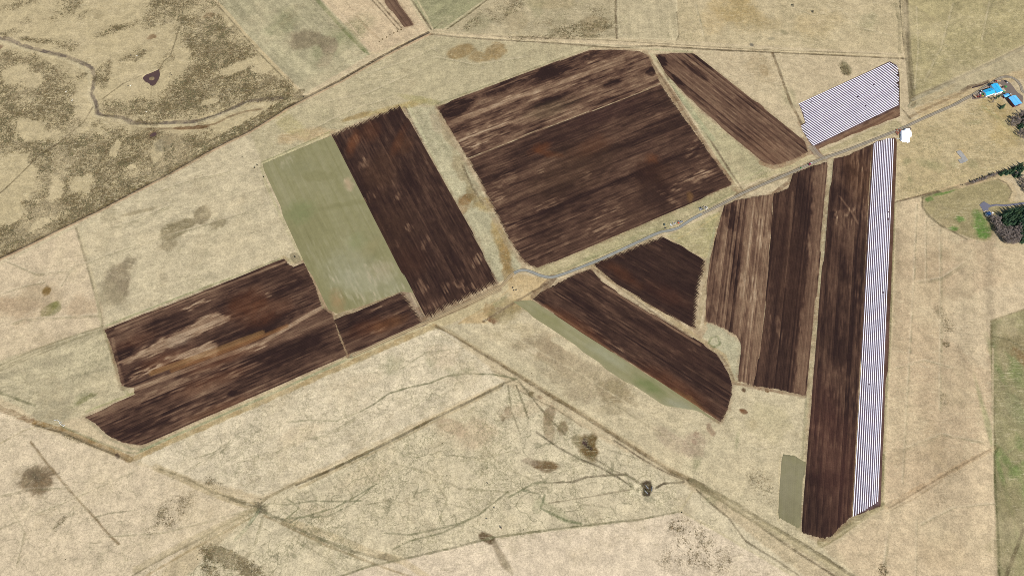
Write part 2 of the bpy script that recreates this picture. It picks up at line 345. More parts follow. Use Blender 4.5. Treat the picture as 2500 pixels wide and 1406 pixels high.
# the fan of long fields
field_def('ploughed_field', [(1768,502),(1800,488),(1888,474),(1880,600),(1868,750),(1857,850),(1840,940),(1803,930),(1810,842),(1798,818),(1762,798),(1742,790),(1722,785),(1726,700),(1735,630),(1752,560)], (1888,474), (1840,940), 0.50, 0.22, 2.2, (3, 3), seed=12, big=.16, long_=34, row_amp=.22, relief=.24,
      spots=[('b',1785,530,20,40,0,-.35), ('b',1800,620,20,40,0,-.2), ('b',1850,640,16,40,0,-.15), ('b',1740,700,16,60,0,-.15), ('b',1800,700,20,60,0,-.12), ('b',1740,770,16,24,0,-.25), ('b',1860,560,20,50,0,.15), ('b',1830,720,30,50,0,.15)])
field_def('ploughed_field', [(1889,474),(1925,460),(1936,425),(1985,405),(2021,396),(2010,520),(2000,650),(1985,800),(1968,966),(1900,950),(1839,941),(1857,850),(1868,750),(1880,600)], (2021,396), (1968,966), 0.12, 0.10, 2.2, (3, 2), seed=13, big=.08, long_=60, row_amp=.10, relief=.2,
      spots=[('p', [(1985,405),(2021,396),(2000,650),(1968,966),(1938,960),(1965,700),(1972,600),(1985,500)], .30), ('b',1900,800,8,30,0,.22), ('b',1880,780,6,20,0,.2), ('l',[(1935,470),(1930,560),(1918,700)],3,.2), ('b',1985,620,16,50,0,.1), ('b',1960,500,20,70,0,-.08), ('b',1990,430,30,20,0,.06)], tints=[('b',1925,640,40,200,-3,(74,50,38),.4)])
field_def('ploughed_field', [(2036,388),(2070,380),(2129,352),(2120,520),(2108,760),(2095,1010),(2081,1258),(2050,1285),(2032,1308),(2010,1313),(1985,1308),(1957,1298),(1968,1150),(1980,1000),(2000,760),(2020,520)], (2129,352), (2083,1250), 0.20, 0.15, 2.2, (2, 3), seed=14, big=.20, long_=50, row_amp=.12,
      spots=[('b',2100,380,40,40,0,.18), ('b',2110,470,30,80,0,.12), ('b',2050,480,24,50,20,-.15), ('b',2070,420,20,20,0,-.1), ('b',2060,520,30,8,20,.35), ('b',2060,540,24,14,0,.2), ('b',2035,525,8,8,0,-.3), ('b',2060,650,20,50,0,-.08), ('l',[(2112,420),(2090,620),(2080,830),(2066,1060),(2045,1300)],1.8,-.3), ('b',2060,960,40,60,0,.1), ('b',2050,860,30,60,0,-.08), ('b',2090,700,16,80,0,.08), ('b',2020,1170,50,20,0,-.12), ('b',2020,1200,16,14,0,-.05), ('b',2020,1060,60,40,0,.08), ('l',[(2050,480),(2080,520),(2094,545)],2.5,.25)],
      tints=[('p', [(2119,560),(2130,352),(2134,352),(2130,560),(2108,1010),(2086,1255),(2079,1258),(2100,1010)],(140,108,70),.55), ('b',2030,1100,60,180,0,(98,62,52),.45), ('b',2090,420,40,80,0,(110,76,50),.4)])
field_def('ploughed_field', [(2130,352),(2140,345),(2184,336),(2190,342),(2184,500),(2172,800),(2160,1000),(2150,1235),(2120,1245),(2082,1262),(2095,1010),(2108,760),(2120,520)], (2183,340), (2146,1225), 0.26, 0.06, 2.4, (1, 2), seed=15, big=.05, row_amp=.1, relief=.1, tints=[('p', [(2136,352),(2180,340),(2144,1228),(2084,1255)],(116,104,124),.88), ('p',[(2181,340),(2189,342),(2150,1232),(2144,1225)],(132,96,70),.6)], z0=.12)
field_def('ploughed_field', [(925,-20),(955,-20),(968,0),(992,35),(1011,62),(986,67),(975,50),(945,15)], (945,0), (990,62), 0.44, 0.14, 2.2, (1, 1), seed=16, big=.06, tints=[('b',970,30,60,60,0,(122,98,78),.5)])
field_def('crop_field', [(640,401),(700,376),(808,331),(850,410),(900,505),(950,600),(1010,715),(980,712),(900,742),(822,766),(800,755),(770,690),(735,622),(690,520)], (808,331), (1000,700), 0.38, 0.05, 2.6, (1, 1), seed=17, green=True, relief=.06, big=.16, long_=60, row_amp=.07,
      spots=[('b',700,400,14,20,-30,.25), ('b',852,450,12,16,20,.45), ('b',840,500,60,8,10,-.1), ('b',730,520,30,24,0,-.15), ('b',720,560,40,50,20,-.05), ('b',870,690,60,40,0,.3), ('b',930,660,40,30,0,.25), ('b',930,720,60,16,20,.3), ('b',800,620,60,60,0,.08), ('b',780,430,40,14,0,-.12), ('b',900,640,10,30,-30,-.12), ('b',820,690,16,50,20,.2)],
      tints=[('b',930,665,34,26,0,(176,160,130),.5), ('b',852,450,12,16,20,(182,158,124),.9), ('b',730,520,34,26,10,(132,136,92),.8), ('b',870,590,24,24,0,(140,142,100),.6), ('b',900,690,90,30,0,(168,164,134),.5), ('b',850,650,60,40,0,(160,156,126),.5), ('b',825,740,16,30,20,(160,128,88),.7), ('b',910,600,14,34,-35,(150,140,100),.6), ('b',720,410,40,20,0,(138,134,98),.5)])
field_def('crop_field', [(1252,736),(1298,732),(1420,813),(1600,926),(1700,991),(1756,1031),(1700,1002),(1622,990),(1560,950),(1500,915),(1400,840),(1320,785)], (1298,732), (1756,1031), 0.45, 0.05, 2.6, (1, 1), seed=18, green=True, relief=.06, big=.12, long_=60, row_amp=.07, tints=[('b',1340,780,40,14,-33,(140,136,92),.7), ('b',1590,945,40,16,-33,(116,124,76),.85), ('b',1480,870,60,14,-33,(164,162,132),.6), ('b',1660,990,40,12,-20,(160,158,132),.6)])
field_def('crop_field', [(1912,1108),(1940,1112),(1966,1128),(1960,1200),(1952,1290),(1900,1262),(1905,1180)], (1940,1112), (1930,1280), 0.25, 0.12, 2.6, (1, 2), seed=19, green=True, relief=.05, big=.08, tints=[('b',1930,1200,60,120,0,(146,138,110),.8), ('b',1930,1240,30,30,0,(128,120,92),.5)])

# ------------------------------------------------------------------ the ground: one sheet to the horizon
def axis(lo, hi, step, far):
    core = np.arange(lo, hi+step, step)
    out = []; d = step; p = hi
    while p < far:
        d *= 1.25; p += d; out.append(p)
    out2 = []; d = step; p = lo
    while p > -far:
        d *= 1.25; p -= d; out2.append(p)
    return np.array(out2[::-1]+list(core)+out)
xs = axis(-960, 960, 1.25, 14000); ys = axis(-45, 985, 1.25, 14000)
GX, GY = np.meshgrid(xs, ys)
g = Sheet(GX, GY, alb(204, 184, 147))
P = g.m_poly; L = g.m_line; B = g.m_blob
STRAW = alb(208, 189, 153)

# -- parcels: base tones
parcels = [
 # upper-left moor
 ([(-300,-200),(520,-200),(525,0),(640,125),(742,238),(560,341),(330,464),(0,622),(-300,780)], (195,177,136), 3),
 # hay field
 ([(430,-120),(525,0),(640,125),(745,228),(905,132),(785,0),(680,-120)], (182,171,135), 2),
 # stubble field
 ([(690,-110),(785,0),(908,128),(925,128),(1040,78),(1045,60),(1000,0),(940,-110)], (209,185,148), 2),
 ([(940,-110),(1000,0),(1047,60),(1058,72),(1092,72),(1190,0),(1300,-110)], (158,153,114), 2),
 ([(1300,-110),(1190,0),(1092,72),(1065,80),(1510,95),(1503,-110)], (186,170,134), 3),
 ([(1503,-110),(1507,92),(1655,100),(1648,-110)], (196,180,143), 1.5),
 ([(1650,-110),(1655,100),(2205,132),(2200,-110)], (200,181,141), 2),
 ([(2212,-110),(2222,240),(2300,205),(2500,110),(2620,60),(2620,-110)], (182,167,122), 2),
 ([(2222,240),(2500,112),(2620,50),(2620,130),(2450,190),(2235,262)], (180,166,130), 2),
 ([(2230,265),(2400,200),(2440,186),(2620,130),(2620,190),(2480,195),(2390,230),(2250,292)], (194,170,128), 3),
 # between the big ditch and the fields
 ([(745,238),(910,150),(1050,88),(1600,122),(1440,120),(1067,262),(980,258),(810,325),(640,402),(600,330)], (190,176,138), 4),
 ([(0,640),(190,545),(610,325),(640,405),(735,630),(258,800),(235,700),(185,560)], (205,189,153), 4),
 ([(-300,800),(0,640),(188,556),(232,700),(250,795),(0,880),(-300,960)], (212,191,156), 3),
 ([(-300,960),(0,880),(250,797),(300,940),(328,952),(215,1008),(120,1045),(0,965),(-300,860)], (194,180,144), 4),
 ([(-300,960),(0,1000),(90,1045),(325,1125),(620,1230),(420,1360),(330,1500),(-300,1500)], (219,199,165), 4),
 ([(330,1112),(1040,800),(1075,795),(1230,930),(640,1210),(330,1130)], (223,206,172), 4),
 ([(640,1225),(1230,935),(1660,1175),(1960,1400),(2100,1560),(300,1560)], (217,201,165), 4),
 ([(980,1362),(1200,1312),(1420,1290),(1660,1248),(1960,1420),(2100,1560),(700,1560),(820,1410)], (228,208,176), 1.2),
 ([(1080,800),(1250,735),(1700,1000),(1765,1030),(1790,940),(1970,965),(1960,1290),(2000,1330),(2180,1480),(1940,1330),(1680,1160)], (206,190,153), 4),
 ([(1140,790),(1250,735),(1690,1005),(1660,1150)], (207,190,153), 4),
 # meadow east of the film strips
 ([(2185,345),(2235,300),(2400,235),(2450,300),(2500,345),(2620,400),(2620,420),(2500,420),(2190,495)], (196,175,131), 4),
 ([(2183,490),(2190,492),(2245,480),(2262,540),(2300,580),(2360,600),(2500,610),(2620,600),(2620,760),(2420,780),(2437,1406),(2437,1560),(2180,1480),(2150,1240)], (212,189,151), 4),
 ([(2185,640),(2420,560),(2460,900),(2300,1250),(2160,1240)], (203,179,143), 30),
 ([(2250,760),(2620,640),(2620,770),(2422,782),(2410,900),(2350,860)], (214,192,155), 12),
 ([(2040,1330),(2150,1260),(2430,1100),(2437,1560),(2200,1560)], (212,189,152), 6),
 ([(2418,782),(2450,772),(2500,755),(2620,740),(2620,1560),(2437,1560),(2436,1406),(2425,1100)], (154,145,104), 1.2),
 ([(2253,490),(2262,478),(2330,462),(2400,445),(2440,437),(2462,450),(2472,470),(2465,485),(2480,495),(2500,490),(2500,510),(2430,560),(2418,585),(2400,590),(2365,580),(2330,567),(2290,545),(2262,520),(2252,500)], (170,155,112), 1.2),
]
for pts, c, wb in parcels: g.put(P(pts, 1.5+wb*0.3, wb), alb(*c))

def field_gap(pts, c, wob=2): g.put(P(pts, 2, wob), alb(*c))
field_gap([(985,258),(1060,262),(1140,400),(1205,520),(1275,650),(1240,680),(1215,690),(1100,470)], (188,178,142))
field_gap([(1585,130),(1605,135),(1640,200),(1700,262),(1860,395),(1880,410),(1800,450),(1790,450),(1680,270)], (184,172,132))
field_gap([(1210,700),(1265,668),(1340,682),(1300,735),(1190,790),(1120,790)], (200,174,128))
field_gap([(1720,790),(1760,798),(1812,840),(1805,932),(1790,930),(1768,880),(1715,820)], (182,174,140), 4)
field_gap([(1625,577),(1690,545),(1760,515),(1745,600),(1722,635)], (180,168,120))
field_gap([(1300,660),(1790,452),(1810,465),(1640,560),(1400,660),(1340,675)], (184,170,128), 3)
field_gap([(1800,455),(1905,408),(1990,375),(2190,290),(2205,310),(1990,385),(1900,425)], (188,172,130), 3)
field_gap([(2024,398),(2036,388),(2008,700),(1975,1000),(1958,1300),(1940,1290),(1968,960),(2000,600)], (192,178,138), 1)
field_gap([(1350,664),(1445,652),(1620,575),(1590,590),(1450,642)], (180,160,118), 2)
field_gap([(1035,790),(1215,705),(1240,690),(1245,720),(1180,760),(1045,810),(345,1115),(340,1095)], (196,178,136), 2)

# -- mower and drill lines
g.streak([(430,-120),(525,0),(640,125),(745,228),(905,132),(785,0),(680,-120)], (525,0), (742,228), 0.22, 4, 80)
g.streak([(690,-110),(785,0),(908,128),(925,128),(1040,78),(1000,0),(940,-110)], (785,0), (905,125), 0.13, 3, 90, 71)
g.streak([(940,-110),(1000,0),(1058,72),(1092,72),(1300,-110)], (1058,72), (1190,-20), 0.12, 3, 60, 72)
g.streak([(1503,-110),(1507,92),(1655,100),(1648,-110)], (1505,0), (1508,90), 0.12, 4, 60, 73)
g.streak([(1650,-110),(1655,100),(1900,110),(1880,-110)], (1750,0), (1755,90), 0.10, 5, 60, 74)
g.streak([(2212,-110),(2222,240),(2500,110),(2620,-110)], (2230,240), (2500,90), 0.14, 5, 50, 75)
g.streak([(745,238),(1050,88),(1500,112),(1067,262),(700,380),(600,330)], (745,250), (1040,95), 0.10, 4, 70, 76)
g.streak([(0,640),(610,325),(640,405),(735,630),(258,800),(188,556)], (258,800), (700,630), 0.10, 4, 50, 77)
g.streak([(-300,960),(0,880),(250,797),(300,940),(120,1045)], (0,850), (240,790), 0.22, 5, 45, 78)
g.streak([(-300,960),(0,1000),(325,1125),(330,1500),(-300,1500)], (0,1300), (600,1080), 0.08, 5, 40, 79)
g.streak([(330,1112),(1075,795),(1230,930),(640,1210)], (345,1110), (1040,805), 0.09, 4, 50, 80)
for bd in ([(2268,620),(2262,900),(2255,1200)], [(2310,560),(2300,800)], [(2205,560),(2195,900)]): g.put(L(bd, 22, 16, 8, .5), alb(184,160,126), .45)
g.streak([(640,1225),(1230,935),(1960,1400),(300,1560)], (640,1225), (1230,940), 0.07, 5, 40, 81)
g.streak([(1080,800),(1250,735),(1700,1000),(1950,1290),(1680,1160)], (1100,810), (1680,1160), 0.14, 4, 60, 82)
g.streak([(2183,490),(2430,560),(2437,1406),(2150,1240)], (2200,500), (2180,1240), 0.20, 12, 260, 83)
g.streak([(2183,490),(2430,560),(2437,1406),(2150,1240)], (2200,500), (2180,1240), 0.06, 4, 60, 84)
g.streak([(2420,782),(2500,755),(2620,740),(2620,1500),(2437,1500)], (2430,1200), (2500,1130), 0.22, 6, 60, 85)
g.streak([(2253,490),(2440,437),(2472,470),(2418,585),(2290,545)], (2260,520), (2440,440), 0.12, 4, 40, 86)
g.streak([(985,258),(1060,262),(1275,650),(1215,690)], (1000,260), (1230,680), 0.14, 4, 60, 87)
g.streak([(1650,400),(2190,290),(1810,465),(1300,668)], (1300,665), (1790,455), 0.14, 3, 50, 88)

# -- heath on the moor
HE = [([(-300,60),(0,128),(77,143),(143,153),(190,195),(180,235),(205,295),(150,340),(90,360),(0,375),(-300,400)], .8),
 ([(60,350),(200,332),(350,325),(400,322),(480,330),(570,335),(470,390),(330,450),(200,520),(110,560),(0,605),(-300,720),(-300,600),(0,540),(40,500),(90,470),(80,410),(70,380)], .9),
 ([(435,38),(474,44),(525,40),(640,133),(705,200),(730,240),(640,250),(589,261),(486,289),(384,297),(320,289),(256,271),(243,256),(294,243),(358,238),(397,225),(410,200),(474,164),(481,133),(435,90)], .95),
 ([(385,-60),(440,-60),(530,-60),(540,10),(490,30),(450,25),(425,50),(385,45),(340,60),(345,30)], .75),
 ([(60,300),(200,250),(215,300),(150,335)], .6),
 ([(230,300),(330,325),(350,355),(270,350)], .7)]
for pts, v in HE: g.cover(P(pts, 18, 22, 40), 0, v)
for b in [(282,72,48,12,20,.7),(325,138,32,16,25,.6),(169,15,34,24,10,.6),(171,113,22,16,0,.9),(250,185,18,34,0,.9),(97,100,55,7,-8,.6),(25,80,30,12,10,.6),(60,62,18,18,40,.4),(40,15,50,14,15,.5),(200,40,20,10,40,.4),(140,40,20,16,30,.5),
          (200,185,20,8,30,.6),(410,140,20,14,40,.6),(380,60,30,12,20,.7),(70,-10,60,12,12,.4),(390,160,14,20,0,.4)]:
    g.cover(B(*b[:5], 0.8, 0.7), 0, b[5])
for b in [(41,182,34,30,10),(86,200,22,22,0),(77,318,52,26,-10),(59,442,32,34,0),(136,462,18,36,10),(197,450,30,24,0),(282,362,11,18,0),(580,166,66,14,22),(645,165,30,14,20),(100,545,22,14,20),(20,400,40,20,20),(510,250,26,8,15),(384,365,14,26,0),(322,408,10,6,0),(30,520,30,30,0)]:
    g.cover(B(*b, 0.5, 0.5), 0, 0.0, 'set')
# verge of shrubs along the big ditch
BD = [(1045,80),(1000,102),(955,125),(915,147),(830,196),(742,240),(700,262),(640,300),(600,323),(563,340),(500,372),(420,418),(330,465),(230,517),(140,560),(60,600),(0,628),(-300,780)]
side = [(x-7, y-14) for x, y in BD[5:]]
g.cover(L(side, 11, 3, 4), 0, 0.85)
g.cover(L([(x, y-5) for x, y in BD[6:]], 6, 3, 3), 0, 0.9)
# heath elsewhere
for b in [(1240,20,60,30,20,.5),(1420,70,90,22,5,.65),(1460,40,30,30,0,.5),(1150,60,40,14,30,.5),(1340,60,80,20,0,.35),(1360,90,140,8,2,.5),(562,1368,82,24,-26,1.3),(525,1350,34,24,-26,1.3),(612,1392,36,20,-26,1.2),(520,1395,34,14,-20,.6),(430,1230,70,28,20,.45),(410,1270,50,24,35,.55),(520,1180,40,18,-25,.5),(1690,1340,90,70,0,.42),(1660,1280,30,20,0,.5),(1760,1370,50,40,0,.4),(1860,1180,30,50,10,.45),(150,1275,14,30,-25,.4),(180,1070,60,8,-20,.45),(2155,1390,14,16,0,.7),(2305,780,16,40,20,.45),(2315,800,20,12,0,.5),(2310,840,10,8,0,.6),(2308,975,14,18,0,.65),(2340,850,12,10,0,.3),(2100,1180,30,12,0,.0),(2330,1150,30,18,20,.3),(2300,1215,30,26,0,.25),(1985,165,1,1,0,.1),(2062,172,14,18,0,.75),(1925,190,30,30,0,.15)]:
    g.cover(B(*b[:5], 0.7, 0.6), 0, b[5])

# -- moss and green speckle
MO = [([(745,238),(1050,88),(1600,122),(1067,262),(810,325),(600,330)], .35), ([(0,640),(610,325),(735,630),(258,800),(188,556)], .4),
 ([(-300,960),(0,880),(250,797),(330,950),(120,1045)], .5), ([(-300,960),(0,1000),(325,1125),(620,1230),(330,1500),(-300,1500)], .35),
 ([(330,1112),(1075,800),(1230,930),(640,1210)], .75), ([(640,1225),(1230,935),(1660,1175),(1660,1248),(980,1362),(500,1500),(330,1400)], 1.0),
 ([(1080,800),(1240,935),(1660,1170),(1950,1390),(1960,1290),(1790,1000)], .5), ([(1190,0),(1650,0),(1655,100),(1065,80)], .7),
 ([(1650,-100),(2205,-100),(2205,130),(1655,100)], .55), ([(2212,-110),(2222,240),(2620,60),(2620,-110)], .8),
 ([(2185,345),(2400,235),(2620,400),(2190,495)], .85), ([(1670,112),(2190,140),(2190,150),(1960,250),(1960,345),(1700,150)], .35),
 ([(2185,495),(2420,560),(2437,1406),(2150,1240)], .22), ([(2420,780),(2620,740),(2620,1560),(2437,1560)], .9),
 ([(2253,490),(2440,437),(2472,470),(2418,585),(2290,545)], .6), ([(430,-120),(525,0),(745,228),(905,132),(680,-120)], .5),
 ([(1300,660),(1790,452),(1990,385),(2200,295),(2210,320),(1640,560)], .9), ([(985,258),(1060,262),(1275,650),(1215,690)], .6), ([(1625,577),(1760,515),(1722,635)], .8)]
for pts, v in MO: g.cover(P(pts, 6, 4), 1, v)
TR = [([(640,1225),(1230,935),(1660,1175),(1660,1248),(980,1362),(500,1500),(330,1400)], 1.0), ([(330,1120),(1040,830),(1230,930),(640,1210)], .7),
 ([(0,1050),(325,1150),(600,1235),(330,1406),(0,1406)], .6), ([(1680,1170),(1960,1400),(1700,1290)], .8), ([(1080,800),(1250,740),(1700,1010),(1680,1160)], .35), ([(-300,960),(0,880),(250,797),(330,950),(120,1045)], .5)]
for pts, v in TR: g.cover(P(pts, 30, 14, 40), 2, v)

GREEN = alb(118, 128, 82); VIV = alb(88, 128, 50)
for b in [(1800,1075,5,26,-15),(1705,1110,12,34,-20),(1345,1240,60,10,-35),(1100,905,28,8,-30),(960,890,26,22,10),(1055,880,14,26,20),(1310,1235,12,16,10),(200,970,26,14,25),(178,990,14,8,25),(1740,1220,18,12,-20),
          (690,60,30,40,-45),(860,80,26,60,-40),(800,110,30,50,-40),(1110,520,1,1,0),(1860,425,34,9,22),(1830,440,16,8,22),(1700,500,40,12,22),(1560,575,60,7,22),(1450,625,50,6,22),(1640,540,18,7,20),(2120,310,40,5,22),
          (2215,393,14,8,20),(2260,400,26,12,-25),(2290,405,20,14,-20),(2328,400,12,10,0),(2375,400,16,14,0),(2222,440,6,14,-10),(2380,300,20,6,10),(1075,240,1,1,0),(1310,5,30,12,0),(1310,20,14,20,10),(1140,905,18,6,0),(1925,240,20,26,0),(2140,280,6,4,0)]:
    g.put(B(*b, 0.9, 0.6), GREEN, 0.30); g.cover(B(*b, .6, .5), 1, 1.0)
for b in [(2392,543,18,28,0),(2400,563,22,12,20),(2402,575,16,8,0),(2345,535,14,7,0),(2328,558,12,6,10),(2300,470,40,5,16),(2268,487,12,5,16),(2492,1080,14,14,20),(2460,1130,10,30,30),(2500,1200,10,60,-10),(2495,1010,10,30,10),(2480,900,16,30,0),(2434,1120,5,200,0),(2485,1150,30,10,30),(2440,900,8,60,5)]:
    g.put(B(*b, 0.6, 0.6), VIV, 0.85) if b[1] < 700 else g.put(B(b[0], b[1], b[2]*1.3, b[3]*1.2, b[4], 1.0, 0.9), VIV, 0.42)
for b in [(250,650,1,1,0),(205,975,14,7,30),(192,985,8,5,20),(225,965,12,6,20),(128,755,20,14,40),(1212,748,20,14,0),(1230,735,10,12,-40)]:
    g.put(B(*b, 0.5, 0.6), alb(112,112,62), 0.7)

# -- wet hollows and bare patches (display tone, strength)
W = [(745,95,46,24,10,(142,128,100),.85),(800,110,26,20,-40,(142,128,100),.8),(800,140,16,30,-20,(165,148,118),.5),(700,88,1,1,0,(0,0,0),0),
 (1125,125,36,18,10,(158,134,92),.85),(1210,125,28,20,25,(158,134,92),.8),(1175,140,34,12,0,(158,134,92),.7),
 (432,558,46,20,20,(142,128,96),.85),(410,600,20,16,0,(150,135,104),.7),(492,528,22,24,10,(150,135,104),.8),(532,545,20,14,20,(150,135,104),.7),(415,570,24,20,0,(138,124,92),.6),
 (290,690,34,46,20,(152,136,108),.8),(315,640,22,16,20,(152,136,108),.7),(265,720,26,40,30,(165,150,118),.6),(265,525,18,22,0,(172,158,124),.6),(335,518,44,6,14,(168,152,118),.7),
 (92,1168,44,36,0,(140,120,92),.75),(105,1180,30,22,-20,(120,96,66),.6),(85,1155,26,18,0,(116,98,74),.55),(135,265,1,1,0,(0,0,0),0),
 (1438,1092,24,34,5,(112,88,52),.95),(1410,1075,14,20,0,(140,122,86),.6),(1428,1080,8,12,0,(78,58,52),.8),(1438,1092,12,5,-30,(58,40,30),.8),
 (1328,1135,36,12,-6,(124,98,66),.9),(1335,1145,24,8,0,(110,84,56),.6),(1300,1128,24,8,-15,(160,142,116),.6),
 (1188,1312,24,13,-30,(98,76,52),.95),(1220,1350,9,46,25,(158,140,112),.7),(1240,1380,8,30,30,(166,150,120),.5),
 (1578,1190,16,18,0,(72,56,44),.95),(1578,1203,10,9,0,(64,50,40),.8),(1552,1196,20,18,0,(232,216,178),.8),(1585,1218,16,8,0,(160,152,124),.5),
 (1700,1180,30,9,-28,(96,72,52),.95),(1730,1200,40,6,-33,(110,90,62),.7),(1240,1005,10,16,0,(128,100,72),.75),(1228,1018,8,8,0,(112,90,62),.6),(1297,962,8,6,0,(122,102,66),.7),(1320,968,10,6,0,(140,112,86),.6),
 (1342,1010,12,30,-10,(162,140,110),.7),(1340,1040,12,40,5,(150,128,96),.55),(1375,1045,12,20,-20,(128,108,78),.75),(1150,1060,70,34,-10,(198,172,138),.5),(1110,1045,50,16,-25,(186,160,128),.6),
 (1255,745,40,20,10,(150,130,86),.7),(1205,772,15,20,10,(112,72,42),.85),(1218,762,18,12,0,(98,66,48),.85),(1195,755,16,14,0,(150,120,76),.6),
 (950,1362,28,9,-15,(92,84,68),.9),(945,1358,12,8,0,(60,54,50),.8),(640,1245,14,8,-30,(110,98,78),.8),(632,1232,24,5,-25,(108,98,72),.7),
 (960,265,100,10,14,(178,156,96),.75),(870,285,40,7,18,(150,124,72),.7),(745,330,60,16,5,(196,168,124),.6),(700,300,60,20,-30,(184,170,120),.5),(1030,245,60,8,-12,(166,156,104),.5),
 (1210,420,1,1,0,(0,0,0),0),(1140,485,26,12,30,(140,110,68),.85),(1130,500,14,20,0,(150,120,80),.6),(1180,500,26,18,-20,(172,146,92),.6),(1220,580,16,50,22,(168,140,84),.7),(1235,630,14,40,12,(152,118,66),.65),(1240,670,16,22,0,(146,116,66),.6),
 (1090,320,14,50,24,(168,150,116),.7),(1120,400,16,40,24,(158,140,104),.6),(1150,470,10,30,24,(140,120,80),.6),(1065,300,12,40,22,(178,160,128),.6),
 (1790,20,70,40,-10,(176,148,92),.55),(1740,50,30,30,0,(186,160,112),.4),(1840,60,60,24,0,(186,164,120),.4),(2120,50,26,20,0,(168,158,120),.4),(2000,60,70,30,10,(196,172,124),.4),(1350,10,60,16,0,(172,152,112),.4),(1450,60,40,20,10,(160,140,104),.5),(1260,50,30,30,0,(158,140,104),.4),(1160,60,40,20,20,(160,150,116),.5),
 (1865,172,10,14,0,(150,124,86),.8),(1855,165,34,40,0,(186,164,126),.5),(2065,168,14,18,0,(150,138,104),.8),(1845,12,5,4,0,(80,76,64),.0),
 (1935,15,4,3,0,(74,70,62),.9),(1984,30,3,3,0,(70,66,60),.9),(1835,110,5,4,0,(120,112,96),.8),(1884,95,9,5,0,(150,140,112),.6),(1850,95,12,6,0,(160,146,112),.5),(1915,80,10,6,-20,(150,140,104),.5),
 (30,745,60,26,0,(184,158,124),.7),(90,720,60,40,-10,(182,160,126),.6),(112,712,12,12,0,(132,106,62),.8),(200,745,46,26,0,(190,166,132),.6),(120,755,26,12,40,(130,124,76),.8),(60,760,60,30,0,(190,166,132),.5),
 (1265,810,60,30,0,(176,158,120),.5),(1345,850,60,34,-25,(164,144,112),.75),(1300,835,40,20,10,(166,148,116),.6),(1395,900,60,30,-30,(168,150,118),.7),(1460,920,50,26,-30,(170,152,120),.6),(1500,960,50,34,-10,(160,142,108),.75),(1430,960,50,20,0,(172,152,120),.5),(1500,945,24,16,0,(160,144,108),.6),(1370,930,60,14,-30,(170,154,122),.5),(1250,820,26,16,0,(214,196,158),.7),(1290,860,26,14,20,(212,194,158),.6),(1375,840,40,10,-30,(214,198,160),.7),(1500,1000,40,14,0,(166,150,116),.5),(1225,770,40,20,-10,(148,132,90),.6),
 (1700,1060,8,8,0,(140,110,84),.7),(1695,1080,6,12,10,(134,104,82),.7),(1690,1085,34,30,20,(186,162,134),.5),(1650,1080,60,20,-35,(180,158,130),.45),(1735,1050,8,18,20,(150,120,96),.6),(1815,1004,10,6,-20,(120,84,56),.9),(1816,952,5,5,0,(100,76,54),.9),(1872,953,6,5,0,(128,100,66),.8),(1840,1035,12,12,0,(170,150,116),.6),(1870,1030,50,50,0,(186,172,130),.4),
 (118,42,1,1,0,(0,0,0),0),(240,38,12,10,0,(160,144,108),.7),(511,38,16,7,15,(150,124,88),.8),(370,91,11,7,15,(142,114,80),.85),(1,115,6,6,0,(130,100,72),.8),(374,329,14,12,40,(120,92,66),.6),(395,355,24,18,0,(128,118,92),.7),
 (462,312,44,5,3,(120,90,60),.8),(485,309,22,5,0,(110,76,50),.6),(1600,770,1,1,0,(0,0,0),0),
 (2347,384,18,18,0,(206,176,122),.6),(2460,310,40,50,-30,(186,162,108),.5),(2450,270,60,24,-20,(178,154,98),.55),(2290,230,60,8,24,(190,164,120),.3),(2100,620,20,1,0,(0,0,0),0),
 (2480,840,40,40,-30,(150,132,96),.5),(2490,870,14,24,20,(140,110,72),.6),(2440,870,20,30,0,(176,160,120),.5),(2460,800,30,24,20,(176,160,122),.6),(2480,1000,20,50,10,(150,148,106),.5),(2470,1250,40,60,0,(150,138,100),.6),(2450,1360,30,50,20,(164,150,112),.5),
 (2300,620,30,20,0,(186,164,128),.4),(2150,1400,1,1,0,(0,0,0),0),(2290,1090,30,60,0,(186,162,126),.4),(2300,1350,60,40,10,(200,176,138),.4),(2320,620,60,24,0,(184,160,126),.3),(2280,700,40,60,0,(190,166,130),.35),
 (1270,1000,60,20,10,(214,192,156),.5),(730,1060,60,20,20,(218,196,160),.4),(900,1160,90,30,20,(216,196,158),.45),(880,930,60,20,15,(218,198,162),.4),(1080,870,40,30,0,(220,198,164),.5),(240,1260,80,30,10,(220,200,166),.5),(60,1330,60,40,0,(218,198,164),.4),(780,1250,50,20,-10,(218,198,162),.5)]
for cx, cy, rx, ry, rt, c, a in W:
    hard = a >= .8
    if a > 0: g.put(B(cx, cy, rx, ry, rt, 0.35 if hard else 0.5, 0.4 if hard else 0.6), alb(*c), min(1, a*1.25))

